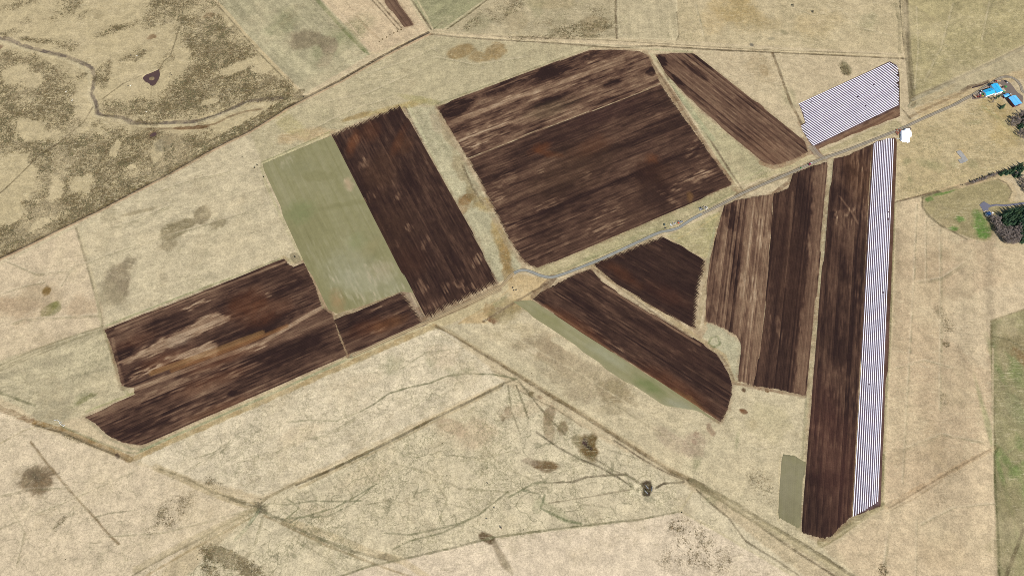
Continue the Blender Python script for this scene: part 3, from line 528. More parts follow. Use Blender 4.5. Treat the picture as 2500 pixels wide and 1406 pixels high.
# dark strip ploughed in the stubble and two furrow lines; headlands trodden round the fields
for pts, wd, c, a in [([(908,0),(935,30),(972,73)],1.4,(96,74,50),.9),([(920,0),(950,35),(980,68)],2,(108,84,58),.9),([(800,0),(850,55),(905,125)],2,(220,196,160),.7),([(870,40),(900,75),(930,100)],1.5,(190,164,126),.7),([(840,0),(880,50),(925,95)],1.5,(188,164,128),.6),
  ([(1000,70),(1030,55),(1045,62)],3,(216,194,158),.7),([(905,130),(930,130),(1035,84),(1045,76)],2.5,(212,190,148),.8),([(836,72),(880,118),(900,133)],3,(112,124,72),.7),([(774,0),(832,66),(893,126)],6,(134,138,88),.6),
  ([(1005,0),(1030,38),(1052,72)],2.5,(110,96,68),.9),([(1000,0),(1022,38),(1048,74)],2.2,(206,190,150),.8),([(1018,0),(1040,38),(1056,70)],2.5,(210,192,150),.6),([(1058,72),(1078,55)],1.0,(110,106,72),.8),
  ([(1092,72),(1140,38),(1190,0),(1280,-60)],1.8,(110,96,66),.9),([(1086,70),(1134,36),(1184,0)],3,(206,190,150),.7),
  ([(1050,84),(1110,90),(1200,97),(1340,104),(1500,118),(1600,112),(1740,122),(1880,128),(2040,135),(2205,143)],2.6,(112,94,64),.85),
  ([(1060,78),(1190,84),(1380,92),(1510,98),(1660,104),(1900,124),(2200,138)],4.5,(200,182,142),.6),
  ([(1060,86),(1200,94),(1400,106),(1560,116),(1740,128)],2.0,(212,196,156),.5),([(1200,88),(1500,100),(1560,104),(1850,122),(2150,132)],1.6,(120,104,74),.55),
  ([(1503,-60),(1503,50),(1506,94)],2.4,(106,88,64),.9),([(1510,-60),(1509,40),(1514,84),(1530,94),(1650,96),(1655,88),(1648,-60)],1.6,(214,198,158),.8),([(1652,30),(1658,85),(1650,104)],1.4,(120,104,74),.7),
  ([(2197,-60),(2198,20),(2206,100),(2212,145)],2.0,(84,76,54),.9),([(2208,-60),(2211,30),(2216,120),(2222,180),(2228,255)],8,(138,124,92),.8),([(2212,-60),(2216,60),(2219,150),(2228,240)],3,(110,96,70),.6),([(2203,-60),(2205,60),(2212,140)],3,(200,180,138),.6),([(2186,10),(2196,60),(2196,130)],5,(148,136,100),.5),
  ([(1886,130),(1905,180),(1920,225),(1935,262),(1948,285),(1962,315)],3.2,(116,92,62),.85),([(1893,132),(1912,182),(1940,262)],2,(208,190,150),.7),([(1962,318),(1985,360),(1998,385)],4,(130,104,78),.7),
  ([(2200,262),(2215,282),(2222,290)],2,(100,86,62),.8),([(2196,130),(2199,180),(2196,255),(2206,268)],2.2,(214,194,152),.7),([(2222,240),(2240,232),(2330,196),(2420,152),(2500,112)],1.6,(150,132,96),.8),([(2228,250),(2330,203),(2500,122),(2600,70)],1.6,(206,186,140),.6),([(2230,244),(2330,199),(2500,117)],6,(164,152,124),.55),
  ([(2222,285),(2270,262),(2330,236),(2370,215),(2410,200)],4,(150,122,88),.5),([(2350,222),(2370,210),(2395,207),(2412,200)],4,(92,66,50),.85),([(2215,300),(2300,262),(2380,228)],2,(208,184,136),.6),
  ([(185,556),(205,620),(225,690),(240,745),(250,795)],2.2,(150,138,104),.8),([(190,552),(212,620),(232,700),(246,790)],3.5,(206,190,150),.5),([(250,797),(180,820),(80,855),(0,892)],2.2,(138,128,90),.6),([(250,805),(100,855),(0,900)],2,(150,138,100),.5),([(160,838),(60,880),(0,905)],2,(140,128,94),.5),
  ([(255,808),(270,850),(285,905),(296,942),(312,962)],4,(150,148,100),.7),([(262,805),(276,860),(292,930)],3.5,(150,118,90),.8),([(296,940),(300,948)],5,(90,70,50),.9),
  ([(0,958),(45,975),(85,990)],3,(120,116,80),.7),([(-100,975),(0,998),(40,1012),(85,1032)],5,(160,128,92),.8),([(85,1032),(150,1050),(225,1082),(290,1108),(318,1122)],5.5,(156,124,76),.95),([(318,1122),(335,1116),(430,1072),(620,990),(800,910),(1000,822),(1060,796)],5,(178,152,106),.85),([(88,1038),(150,1056),(225,1088),(290,1113)],1.5,(96,82,56),.8),
  ([(150,1040),(225,1072),(310,1104),(335,1106),(430,1062),(620,980),(840,882)],2,(132,132,92),.7),([(345,1098),(440,1057),(630,975),(840,880),(1000,806),(1040,788)],3,(160,160,120),.7),([(205,1015),(225,1035),(265,1070),(320,1095),(345,1096)],3,(150,146,112),.7),([(285,1110),(288,1116)],3,(70,46,44),.9),
  ([(210,1005),(330,958)],2,(150,154,100),.8),([(205,1012),(320,968)],1.5,(210,196,156),.7),([(260,795),(420,732),(560,680),(690,630)],2.5,(148,150,104),.7),
  ([(75,1078),(110,1125),(160,1185),(200,1230),(230,1262),(262,1300),(290,1328)],1.8,(150,126,90),.85),([(230,1262),(270,1252),(330,1245)],1.2,(150,140,106),.7),([(0,1082),(60,1050),(85,1042)],1.6,(170,154,114),.6),
  ([(380,1140),(440,1165),(500,1195),(570,1222),(625,1238)],8,(186,166,126),.75),([(390,1145),(450,1165),(520,1202),(600,1225)],2,(138,124,90),.7),([(560,1218),(600,1228),(632,1240)],3,(120,108,80),.7),
  ([(1226,938),(1150,978),(1080,1010),(1000,1052),(900,1102),(800,1150),(722,1182)],2.8,(122,104,70),.95),([(722,1178),(700,1190),(650,1215),(632,1235)],2.5,(146,130,94),.8),([(1222,946),(1080,1018),(900,1110),(730,1190)],3.0,(180,158,118),.6),
  ([(640,1248),(700,1275),(780,1315),(860,1345),(940,1365)],3,(120,108,76),.7),([(645,1258),(700,1284),(800,1332),(930,1382),(1040,1420)],2.2,(160,136,96),.75),([(700,1270),(800,1305),(900,1345),(985,1370),(1060,1420)],7,(200,178,136),.5),([(632,1240),(600,1255),(540,1285),(480,1320),(400,1360),(330,1400),(280,1440)],2.2,(128,116,84),.65),([(632,1252),(560,1292),(460,1345),(340,1415)],2.2,(170,148,108),.7),([(620,1245),(480,1310),(330,1390)],7,(188,170,130),.5),
  ([(632,1245),(625,1262),(610,1280)],1.6,(130,132,98),.7),([(632,1245),(600,1290),(575,1315)],4,(150,154,120),.5),([(635,1240),(660,1228),(700,1232),(760,1222),(820,1224),(880,1222)],1.4,(128,126,92),.7),([(640,1248),(710,1275),(730,1262)],1.4,(124,120,90),.7),([(1260,940),(1275,980),(1290,1020)],1.4,(110,98,70),.8),
  ([(1065,796),(1095,808),(1180,862),(1250,905),(1340,962),(1420,1010),(1500,1062),(1570,1105),(1640,1150),(1685,1172)],4.0,(134,112,78),.9),([(1070,792),(1200,868),(1400,990),(1640,1142)],3,(208,190,150),.55),([(1060,802),(1240,915),(1560,1112),(1660,1172)],2,(216,198,160),.6),
  ([(1685,1170),(1740,1198),(1800,1230),(1860,1270),(1930,1310),(2000,1352),(2050,1385),(2110,1425)],3,(112,98,68),.85),([(1700,1185),(1780,1235),(1850,1280),(1920,1330),(1990,1375),(2060,1420)],2.4,(104,88,62),.75),([(1690,1178),(1760,1215),(1860,1278),(2000,1362),(2080,1420)],9,(168,154,116),.45),([(1860,1275),(1960,1338),(2080,1412)],3,(200,182,140),.6),
  ([(815,1412),(900,1382),(965,1368),(1100,1338),(1200,1312),(1400,1285),(1560,1268),(1662,1248)],1.6,(128,122,86),.85),([(1662,1248),(1740,1290),(1860,1360),(1960,1420)],1.4,(206,190,150),.8),([(1662,1245),(1690,1200)],1.4,(214,198,156),.8),
  ([(1310,1055),(1360,1090),(1415,1120),(1460,1138),(1510,1165),(1545,1190)],1.6,(96,84,62),.85),([(1350,1178),(1400,1176),(1430,1165),(1480,1160),(1530,1158),(1570,1185)],1.7,(98,84,62),.85),([(1455,1120),(1500,1150),(1530,1160)],1.3,(112,98,72),.7),([(1600,1192),(1620,1180),(1670,1176)],1.8,(96,82,62),.9),([(1340,1228),(1440,1212),(1520,1198),(1560,1192)],1.4,(150,134,104),.7),([(1500,1075),(1560,1115),(1620,1150),(1670,1172)],1.4,(106,88,66),.8),([(1700,1195),(1740,1232),(1780,1265),(1820,1320),(1900,1370),(1960,1410)],1.6,(112,98,72),.8),([(1460,1090),(1560,1120)],1,(150,140,108),.4),
  ([(1230,935),(1262,925),(1290,960),(1330,1010),(1380,1060)],1.5,(110,98,70),.8),([(1262,925),(1200,913),(1140,912),(1090,918),(1050,935),(1000,945),(950,960),(915,985),(880,1005)],1.5,(122,120,84),.8),([(1262,950),(1300,970),(1360,1000),(1420,1040)],1.3,(120,106,78),.7),([(1240,940),(1248,1000),(1270,1060)],1.2,(130,118,86),.6),([(1200,905),(1240,918),(1300,960)],1.1,(120,110,80),.5),
  ([(880,1005),(820,1028),(760,1025),(700,1030)],1.2,(150,144,108),.6),([(1240,1200),(1170,1255),(1130,1275),(1070,1290),(1000,1305),(940,1300)],1.8,(124,122,88),.75),([(1130,1275),(1080,1300),(1000,1320),(960,1340)],1.5,(128,126,90),.7),
  ([(1240,1215),(1300,1180),(1330,1175)],1.8,(124,126,90),.7),([(1330,1208),(1320,1240),(1380,1270),(1420,1278)],2.6,(116,124,82),.7),([(1275,1196),(1315,1205),(1330,1230)],1.8,(126,128,94),.7),
  ([(700,1215),(730,1240),(700,1265),(740,1262),(820,1238),(880,1205),(920,1180)],1.5,(130,130,94),.7),([(920,1180),(860,1230),(800,1260),(760,1262)],1.3,(130,130,94),.6),
  ([(2183,350),(2182,500),(2172,800),(2160,1000),(2152,1230)],4,(136,128,84),.8),([(2190,350),(2188,500),(2178,800),(2166,1000),(2158,1225)],2,(212,192,150),.6),([(2152,1232),(2090,1268),(2050,1300),(2005,1325)],9,(148,136,92),.75),([(2160,1236),(2060,1296),(1990,1340),(1955,1312)],2.5,(206,188,146),.5),([(2165,1238),(2220,1205),(2300,1160),(2380,1118),(2430,1092)],5,(190,162,124),.7),([(2170,1240),(2230,1205),(2320,1150),(2420,1095)],1.6,(158,134,102),.7),([(2165,1250),(2230,1218),(2300,1172)],1.4,(160,138,104),.6),
  ([(2436,1092),(2427,1110),(2430,1200),(2437,1300),(2440,1420)],2.0,(100,98,58),.9),([(2420,785),(2423,900),(2427,1050),(2430,1095)],2,(130,118,80),.8),([(2420,785),(2450,772),(2500,755),(2560,745)],1.5,(150,134,98),.7),([(2424,850),(2424,1400)],2.0,(226,204,164),.5),([(2500,1290),(2470,1370),(2450,1420)],3,(110,96,66),.8),([(2440,1118),(2500,1075)],2,(160,156,110),.6),([(2420,820),(2460,828),(2500,850)],2,(120,112,78),.6),
  ([(2185,493),(2245,478),(2310,462),(2380,440),(2440,420),(2500,402),(2560,390)],2.0,(122,98,74),.85),([(2190,487),(2260,466),(2380,432),(2500,395)],2,(206,184,138),.6),([(2250,482),(2262,478),(2320,463),(2370,450)],2,(120,110,80),.7),([(2300,465),(2440,430)],7,(204,178,136),.7),([(2360,450),(2440,425)],3.5,(118,96,82),.8),
  ([(2440,436),(2465,450),(2476,472),(2468,488)],6,(206,182,140),.8),([(2437,438),(2458,448),(2470,468),(2464,484)],1.6,(120,106,78),.8),([(2252,484),(2252,505),(2268,528),(2296,550),(2330,568),(2360,584)],2.2,(112,100,68),.8),([(2248,484),(2247,508),(2264,532),(2294,555),(2330,573)],2,(220,198,158),.6),([(2255,488),(2256,505),(2272,525),(2300,546)],1.4,(190,170,130),.6),
  ([(2195,350),(2195,480),(2215,482)],1.5,(216,194,152),.5),([(2265,295),(2420,232)],1.6,(214,194,148),.6),([(2412,250),(2440,300),(2480,345),(2510,390)],2,(204,184,132),.6),([(2400,262),(2440,290),(2500,350)],5,(156,150,100),.5),([(2200,470),(2300,445),(2480,395)],3,(200,180,132),.5),
  ([(985,262),(1060,420),(1130,555),(1213,690)],3,(140,112,90),.8),([(990,262),(1066,420),(1136,555),(1210,680)],1.1,(66,46,36),.9),([(998,258),(1090,450),(1150,575)],2.4,(198,192,150),.6),([(1062,262),(1100,340),(1140,400),(1160,450),(1195,515),(1240,600),(1280,655)],5,(164,144,112),.6),([(1130,405),(1155,460),(1180,500)],3,(112,92,66),.6),
  ([(1575,130),(1590,160),(1640,230),(1690,310),(1750,400),(1795,460),(1812,468)],8,(158,128,94),.9),([(1605,150),(1660,240),(1720,320),(1790,430),(1812,462)],2,(102,80,60),.8),([(1640,200),(1700,290),(1740,340)],6,(172,170,130),.8),([(1590,150),(1680,290),(1770,430)],2,(120,92,70),.6),
  ([(1600,122),(1690,128),(1640,126)],3,(170,168,124),.7),([(1440,119),(1560,122),(1590,126)],2.4,(206,180,140),.8),([(1440,119),(1067,258)],2.2,(190,178,138),.7),([(1440,116),(1067,254)],1.4,(146,146,102),.6),([(1697,132),(1830,232),(1965,345)],2,(206,190,150),.7),([(1640,205),(1740,300),(1880,400)],2.5,(204,188,146),.7),
  ([(1860,398),(1890,408),(1925,398),(1965,375),(1990,368)],7,(164,130,96),.85),([(1960,345),(1985,362),(2000,382)],10,(146,112,88),.85),([(1980,360),(2000,382),(2012,392)],6,(158,144,122),.8),([(1950,300),(1966,325),(1975,350)],4,(166,136,104),.6),
  ([(800,770),(760,690),(735,630),(700,560),(650,450),(637,405)],3,(186,176,132),.7),([(640,400),(700,375),(805,328)],2.4,(200,190,142),.8),([(640,396),(700,370),(805,322)],1.6,(148,148,96),.7),([(645,402),(700,525),(730,590)],1.4,(132,128,88),.5),
  ([(742,640),(770,690),(800,755),(815,775),(850,868)],6,(166,134,98),.85),([(752,640),(780,690),(812,770)],2.4,(96,78,58),.7),([(815,775),(900,742),(980,712)],5,(148,128,92),.8),([(690,628),(715,640),(735,632)],5,(196,180,132),.7),([(718,626),(724,634)],9,(110,98,66),.8),
  ([(985,715),(1000,745),(1030,785)],11,(132,110,96),.85),([(1000,700),(1020,745),(1038,780)],1.2,(70,52,42),.8),([(1005,700),(1025,745),(1042,780)],1.2,(196,172,132),.8),([(1040,782),(1130,745),(1215,705)],8,(150,124,92),.8),([(850,872),(950,828),(1040,788)],2.2,(96,90,80),.7),([(855,868),(940,830),(1030,790)],1.5,(190,186,150),.8),
  ([(1305,725),(1340,690),(1350,678)],8,(138,112,86),.8),([(1180,785),(1240,748),(1300,712),(1340,690)],2.2,(110,86,62),.8),([(1120,790),(1210,735),(1250,700)],2,(186,160,114),.6),
  ([(1300,735),(1420,815),(1600,925),(1755,1032)],2,(150,128,86),.5),([(1270,740),(1400,835),(1560,935),(1700,1000)],3,(214,198,150),.6),([(1445,645),(1500,692),(1600,752),(1712,830),(1740,850),(1768,868),(1790,930),(1805,935)],4.5,(182,160,118),.9),([(1450,655),(1590,760),(1700,832),(1752,870),(1775,900)],1.3,(96,72,52),.8),([(1760,868),(1775,890),(1792,928)],1.8,(112,88,64),.8),([(1720,800),(1708,820),(1700,812)],8,(176,150,116),.7),
  ([(1715,640),(1722,700),(1702,800)],5,(170,150,112),.9),([(1752,560),(1735,650),(1722,790)],2.5,(190,156,108),.8),([(1745,560),(1728,640)],3,(168,170,126),.7),([(1735,825),(1752,820),(1758,840),(1742,848),(1730,838),(1735,825)],2,(120,130,82),.7),
  ([(1800,478),(1860,448),(1920,428),(1990,395),(2022,382)],8,(124,96,72),.75),([(1890,472),(1930,440),(1935,425)],4,(120,88,64),.8),([(2035,390),(2022,500),(2000,760),(1985,960)],2,(162,162,132),.7),([(1968,968),(1960,1100),(1955,1290)],2.2,(160,150,118),.7),([(1905,1110),(1900,1270)],3,(206,188,146),.7),([(1790,935),(1840,945),(1965,968)],3.5,(150,116,86),.7),
  ([(1640,590),(1700,560),(1760,520)],2,(200,176,120),.5),([(1610,600),(1500,642),(1420,665)],3,(178,152,112),.6),([(1350,668),(1500,608),(1640,550),(1790,470)],1.8,(142,140,96),.5),([(1300,658),(1500,572),(1790,452)],2.4,(196,184,140),.7),
  ([(0,93),(26,96),(51,111),(102,124),(159,137),(192,149),(223,165),(231,184),(227,205),(222,230),(234,251),(236,276),(246,282),(302,287),(320,300),(384,301),(474,297),(525,285),(563,267),(602,247),(640,243),(690,240)],5.0,(122,106,94),.9),
  ([(-300,60),(0,93)],4.2,(128,114,100),.9),([(0,100),(50,118),(100,132),(160,146),(215,172),(220,205),(214,232),(226,255),(228,282),(300,297),(316,310),(470,306),(560,275),(640,255)],5,(206,190,150),.6),
  ([(226,205),(222,232),(232,255),(240,280),(300,286),(318,298)],1.8,(92,78,70),.6),([(102,122),(192,147),(222,162)],2.0,(104,92,80),.5),([(384,298),(480,294),(530,280)],2.0,(100,88,74),.5),
  ([(355,315),(400,315),(474,312),(525,303),(560,285),(600,272),(640,266)],2.6,(140,112,78),.8),([(246,280),(300,305),(360,316)],1.4,(160,140,100),.5),([(250,242),(300,205),(350,183)],1.3,(128,112,80),.8),([(448,0),(446,40),(440,60),(425,110),(415,138),(400,150),(390,168)],1.3,(120,106,76),.7),([(370,212),(366,260),(370,295)],1.2,(150,134,98),.6),
  ([(226,262),(205,298),(180,318),(140,352),(95,380),(65,410),(30,445),(0,472)],1.5,(116,100,70),.8),([(160,340),(130,358),(97,378)],2.2,(92,76,54),.8),([(525,0),(560,35),(600,85),(640,127),(700,190),(742,236)],2.4,(206,184,140),.85),([(518,0),(560,45),(630,128),(680,178),(705,205),(706,225),(700,235)],1.5,(96,82,56),.6),([(735,238),(746,238)],6,(60,52,44),.9),
  ([(1170,790),(1400,925),(1640,1075)],1.6,(160,146,112),.5),([(1180,780),(1420,915),(1700,1090)],1.6,(214,198,160),.4)]:
    g.put(L(pts, wd*(1.4 if a >= .8 else 1.1), 0.7, 2.4 if wd == 5.0 else 0.9, 0.45 if wd == 5.0 else 0.3), alb(*c)*(.8 if sum(c) < 400 else 1), a**.7)

TRK = [[(0,1290),(150,1230),(262,1180),(330,1150)],[(0,1210),(70,1195),(160,1190)],[(260,1310),(400,1300),(520,1270),(620,1240)],[(640,1260),(620,1330),(560,1406)],[(700,1290),(760,1340),(860,1400)],[(420,1170),(520,1110),(560,1090)],[(430,1100),(470,1120),(520,1105),(560,1080)],[(640,1120),(720,1080),(800,1060),(900,1000)],[(980,900),(1040,860),(1130,850)],[(1160,990),(1120,1030),(1060,1040)],[(1100,1110),(1180,1120),(1250,1100),(1330,1130)],[(960,1130),(1040,1150),(1120,1190),(1240,1200)],[(900,1230),(960,1220),(1040,1240),(1100,1230),(1180,1250)],[(820,1160),(860,1210),(840,1250)],[(980,1190),(1000,1240),(990,1290)],[(1060,1170),(1090,1220),(1070,1270)],[(1400,1180),(1420,1230),(1500,1240)],[(1180,1090),(1230,1140),(1300,1170)],
 [(2240,500),(2232,700),(2220,900),(2205,1180)],[(2296,560),(2298,760),(2296,1000)],[(2262,540),(2262,700)],[(2360,640),(2300,680),(2240,690)],[(2190,900),(2260,880),(2330,900)],[(2200,1100),(2300,1060),(2400,1080)],[(2250,1280),(2330,1240),(2430,1230)],[(2170,1300),(2160,1380)],[(2240,1270),(2238,1406)],
 [(20,640),(90,670),(185,660)],[(150,700),(180,650),(230,640)],[(30,790),(60,780),(240,770)],[(0,720),(60,700),(110,690)],[(260,560),(330,540),(420,500)],[(220,640),(330,600),(470,560),(600,520)],[(380,470),(470,440),(560,420)],[(640,440),(660,500),(700,560)],[(760,320),(860,270),(960,240)],[(800,250),(900,230),(1010,180)],[(1060,140),(1160,160),(1300,140)],[(900,180),(1000,150),(1060,120)],
 [(20,1230),(60,1300),(40,1380)],[(130,1290),(180,1250),(165,1300)],[(1760,1110),(1830,1180),(1880,1200)],[(1790,1060),(1850,1100),(1900,1090)],[(2240,20),(2245,120),(2236,220)],[(2330,10),(2300,120),(2260,200)],[(2420,0),(2400,100)],[(1700,10),(1720,90)],[(2050,20),(2100,70),(2180,90)],[(1930,20),(1990,40),(2040,30)]]
for i, pts in enumerate(TRK):
    g.put(L(pts, 1.3, 0.7, 1.0, 0.5), alb(138, 130, 96), .6); off = [(x+3.2, y+3.2) for x, y in pts]
    if i % 2: g.put(L(off, 1.2, 0.7, 1.0, 0.5), alb(150, 138, 104), .5)
    g.put(L([(x-3, y-3) for x, y in pts], 2, 0.9, 1.0, 0.4), alb(222, 204, 170), .35)
# spiky roots of worn ground round the wet hub
for ang in range(0, 360, 18):
    r0 = rnd.uniform(26, 46) if ang % 36 else 30
    x = 92+r0*math.cos(math.radians(ang))*1.25; y = 1168+r0*math.sin(math.radians(ang))*0.95
    g.put(L([(92, 1168), ((92+x)/2+rnd.uniform(-4, 4), (1168+y)/2+rnd.uniform(-4, 4)), (x, y)], 1.2, 1.0, 0.6, 0.4), alb(112, 98, 76), 0.65)
for ang in (200, 225, 250, 280, 310, 340, 20, 50, 100, 130):
    x = 636+17*math.cos(math.radians(ang)); y = 1240+14*math.sin(math.radians(ang))
    g.put(L([(636, 1238), (x, y)], 1.2, .8, .5), alb(92, 84, 66), 0.8)
# the big ditch, spoil bank beside it
g.put(L([(x+3, y+4) for x, y in BD], 4, 1.2, 0.8), alb(186, 152, 116), 0.7)
g.put(L(BD, 4.2, 1.0, 0.8), alb(76, 60, 42), 0.95)
for dx, dy, ww in ((-5,-8,2.2),(-2,-3.5,2.6),(-9,-16,1.4)): g.put(L([(x+dx, y+dy) for x, y in BD[5:]], ww, 1.2, 1.6, 0.6), alb(92, 82, 50), 0.8)
g.put(L([(1045,80),(1020,92),(1000,102)], 4, 1.0, 0.5), alb(70, 58, 50), 0.9)
g.put(L([(x+9, y+11) for x, y in BD[5:]], 3, 1.2, 0.8), alb(206, 190, 152), 0.6)
for a_, k_ in FD:
    if not k_.get('green') and k_.get('relief') != .1:
        g.put(P(a_[1], 2.2, 3.5, 6), alb(104, 78, 58), .8)
        g.put(L(a_[1]+[a_[1][0]], 7, 3.0, 3.5, .6), alb(150, 122, 92), .45)
# -- relief: ditches sink, banks rise, heath is lumpy
for pts, wd, dp in [(BD, 3.0, -0.9), ([(1065,796),(1180,862),(1340,962),(1500,1062),(1640,1150),(1685,1172)], 2.5, -0.7), ([(1226,938),(1080,1010),(900,1102),(722,1182)], 2.2, -0.6),
                    ([(85,1032),(150,1050),(290,1108),(318,1122)], 4.0, -0.8), ([(1886,130),(1920,225),(1962,315)], 2.2, -0.6), ([(2197,-60),(2206,100),(2212,145)], 2, -0.6),
                    ([(1050,84),(1340,104),(1600,112),(2205,143)], 2, -0.5), ([(0,93),(102,124),(192,149),(231,184),(222,230),(236,276),(302,287),(320,300),(474,297),(602,247)], 5, -0.8), ([(1503,-60),(1506,94)], 1.8, -0.5), ([(2185,493),(2310,462),(2440,420),(2560,390)], 1.6, -.5)]:
    g.rise(L(pts, wd, 1.5, 0.3), dp)
hz = np.clip(g.cov[..., 0], 0, 1)
g.z += hz*(fbm(GX, GY, 4.5, 90, 3, 0.6)-0.5)*1.1
g.z += (fbm(GX, GY, 6, 93, 3)-0.5)*0.10
# pond bowls
POND = [(348,191),(352,186),(358,182),(364,180),(370,177.6),(378,174),(385,171),(388,168.5),(388.5,173),(390.5,182),(389,188),(387,193.5),(383,200),(380,205),(375,209),(371,210),(367,208),(364,204),(360,202),(355,200),(351,196)]
g.rise(P(POND, 1.2, 0.3), -0.75); g.put(P(POND, 1.5, 1.5), alb(120, 98, 72), .8); g.rise(B(370.5, 192, 7, 5, 0, .5, .2), 0.95)
g.rise(B(374, 329, 10, 7, 40, .5, .2), -0.6)
# fade relief outside the surveyed core
core = sstep(0, 40, np.minimum(np.minimum(GX+960, 960-GX), np.minimum(GY+45, 985-GY)))
g.z *= core
ny, nx = GX.shape
V = np.stack([GX, GY, g.z], -1).reshape(-1, 3)
ii = (np.arange(ny-1)[:, None]*nx+np.arange(nx-1)[None, :]).ravel()
F = np.stack([ii, ii+1, ii+nx+1, ii+nx], -1)
gm = grid_mesh('ground', V, F, M_GROUND, g.c.reshape(-1, 3), g.cov.reshape(-1, 3))
structure(link('ground', gm))
del V, F, ii
# low heather and sedge tufts standing on the moor and in the rough patches
def tufts():
    rg = np.random.default_rng(99); hm = g.cov[..., 0]; mm = g.cov[..., 1]
    w_ = np.clip(hm-.35, 0, 1)*2.2*np.where(GY > 330, 1.0, .12)*np.clip(sstep(.38, .62, fbm(GX, GY, 26, 140, 4)), .12, 1)+0.003*mm*sstep(.5, .75, fbm(GX, GY, 60, 150, 4))
    w_ *= core*sstep(.42, .6, fbm(GX, GY, 7, 144, 2)); w_[:, :3] = 0; w_[:, -3:] = 0
    for a_, k_ in FD:
        kk, m_ = P(a_[1], 2, 0); w_[kk] *= (m_ < .02)
    pr = (w_/w_.sum()).ravel(); n_ = 20000
    ix = rg.choice(pr.size, n_, p=pr); x = GX.ravel()[ix]+rg.uniform(-.6, .6, n_); y = GY.ravel()[ix]+rg.uniform(-.6, .6, n_); z0 = g.z.ravel()[ix]
    r = rg.uniform(.35, 1.05, n_)**1.2; h = r*rg.uniform(.5, .95, n_)
    a = np.linspace(0, 6.283, 7)[:6]; jr = rg.uniform(.7, 1.3, (n_, 6))
    V = np.zeros((n_, 7, 3)); V[:, :6, 0] = x[:, None]+np.cos(a)*r[:, None]*jr; V[:, :6, 1] = y[:, None]+np.sin(a)*r[:, None]*jr; V[:, :6, 2] = z0[:, None]-.1
    V[:, 6, 0] = x+rg.uniform(-.2, .2, n_); V[:, 6, 1] = y+rg.uniform(-.2, .2, n_); V[:, 6, 2] = z0+h
    b_ = np.arange(n_)[:, None]*7; F = np.concatenate([np.stack([b_[:, 0]+i, b_[:, 0]+(i+1) % 6, b_[:, 0]+6], -1) for i in range(6)])
    pal = np.array([alb(126,116,74), alb(106,96,60), alb(138,116,82), alb(98,92,62), alb(130,126,82)]); c = pal[rg.integers(0, 5, n_)]*rg.uniform(.8, 1.25, (n_, 1))
    m_, nt_, bs_ = mat_new('heather'); at2 = N(nt_, 'ShaderNodeAttribute', attribute_name='tone'); tc_ = N(nt_, 'ShaderNodeTexCoord')
    nt_.links.new(mixc(nt_, ramp01(nt_, noise_n(nt_, tc_.outputs['Object'], 3, 3, .7, 1), .3, .7), at2.outputs['Color'], alb(76,68,42)), bs_.inputs['Base Color']); bs_.inputs['Roughness'].default_value = .95
    o = link('heather_tufts', grid_mesh('heather_tufts', V.reshape(-1, 3), F, m_, np.repeat(c, 7, 0), None, False))
    tag(o, 'low olive brown heather tufts scattered over the moor and rough grass', 'heather'); o['kind'] = 'stuff'
tufts()

# ------------------------------------------------------------------ worked fields, built furrow by furrow
SOIL = [(0.0, (50,34,30)), (0.12, (64,45,37)), (0.26, (87,63,50)), (0.45, (114,87,68)), (0.7, (146,118,92)), (1.0, (182,156,126))]
def soil_col(v):
    v = np.clip(v, 0, 1)
    K = [k for k, _ in SOIL]; Cc = np.array([alb(*c) for _, c in SOIL])
    return np.stack([np.interp(v, K, Cc[:, i]) for i in range(3)], -1)
GR = [(0.0, (120,115,76)), (0.35, (144,138,98)), (0.6, (161,154,118)), (1.0, (188,172,136))]
def green_col(v):
    v = np.clip(v, 0, 1); K = [k for k, _ in GR]; Cc = np.array([alb(*c) for _, c in GR])
    return np.stack([np.interp(v, K, Cc[:, i]) for i in range(3)], -1)

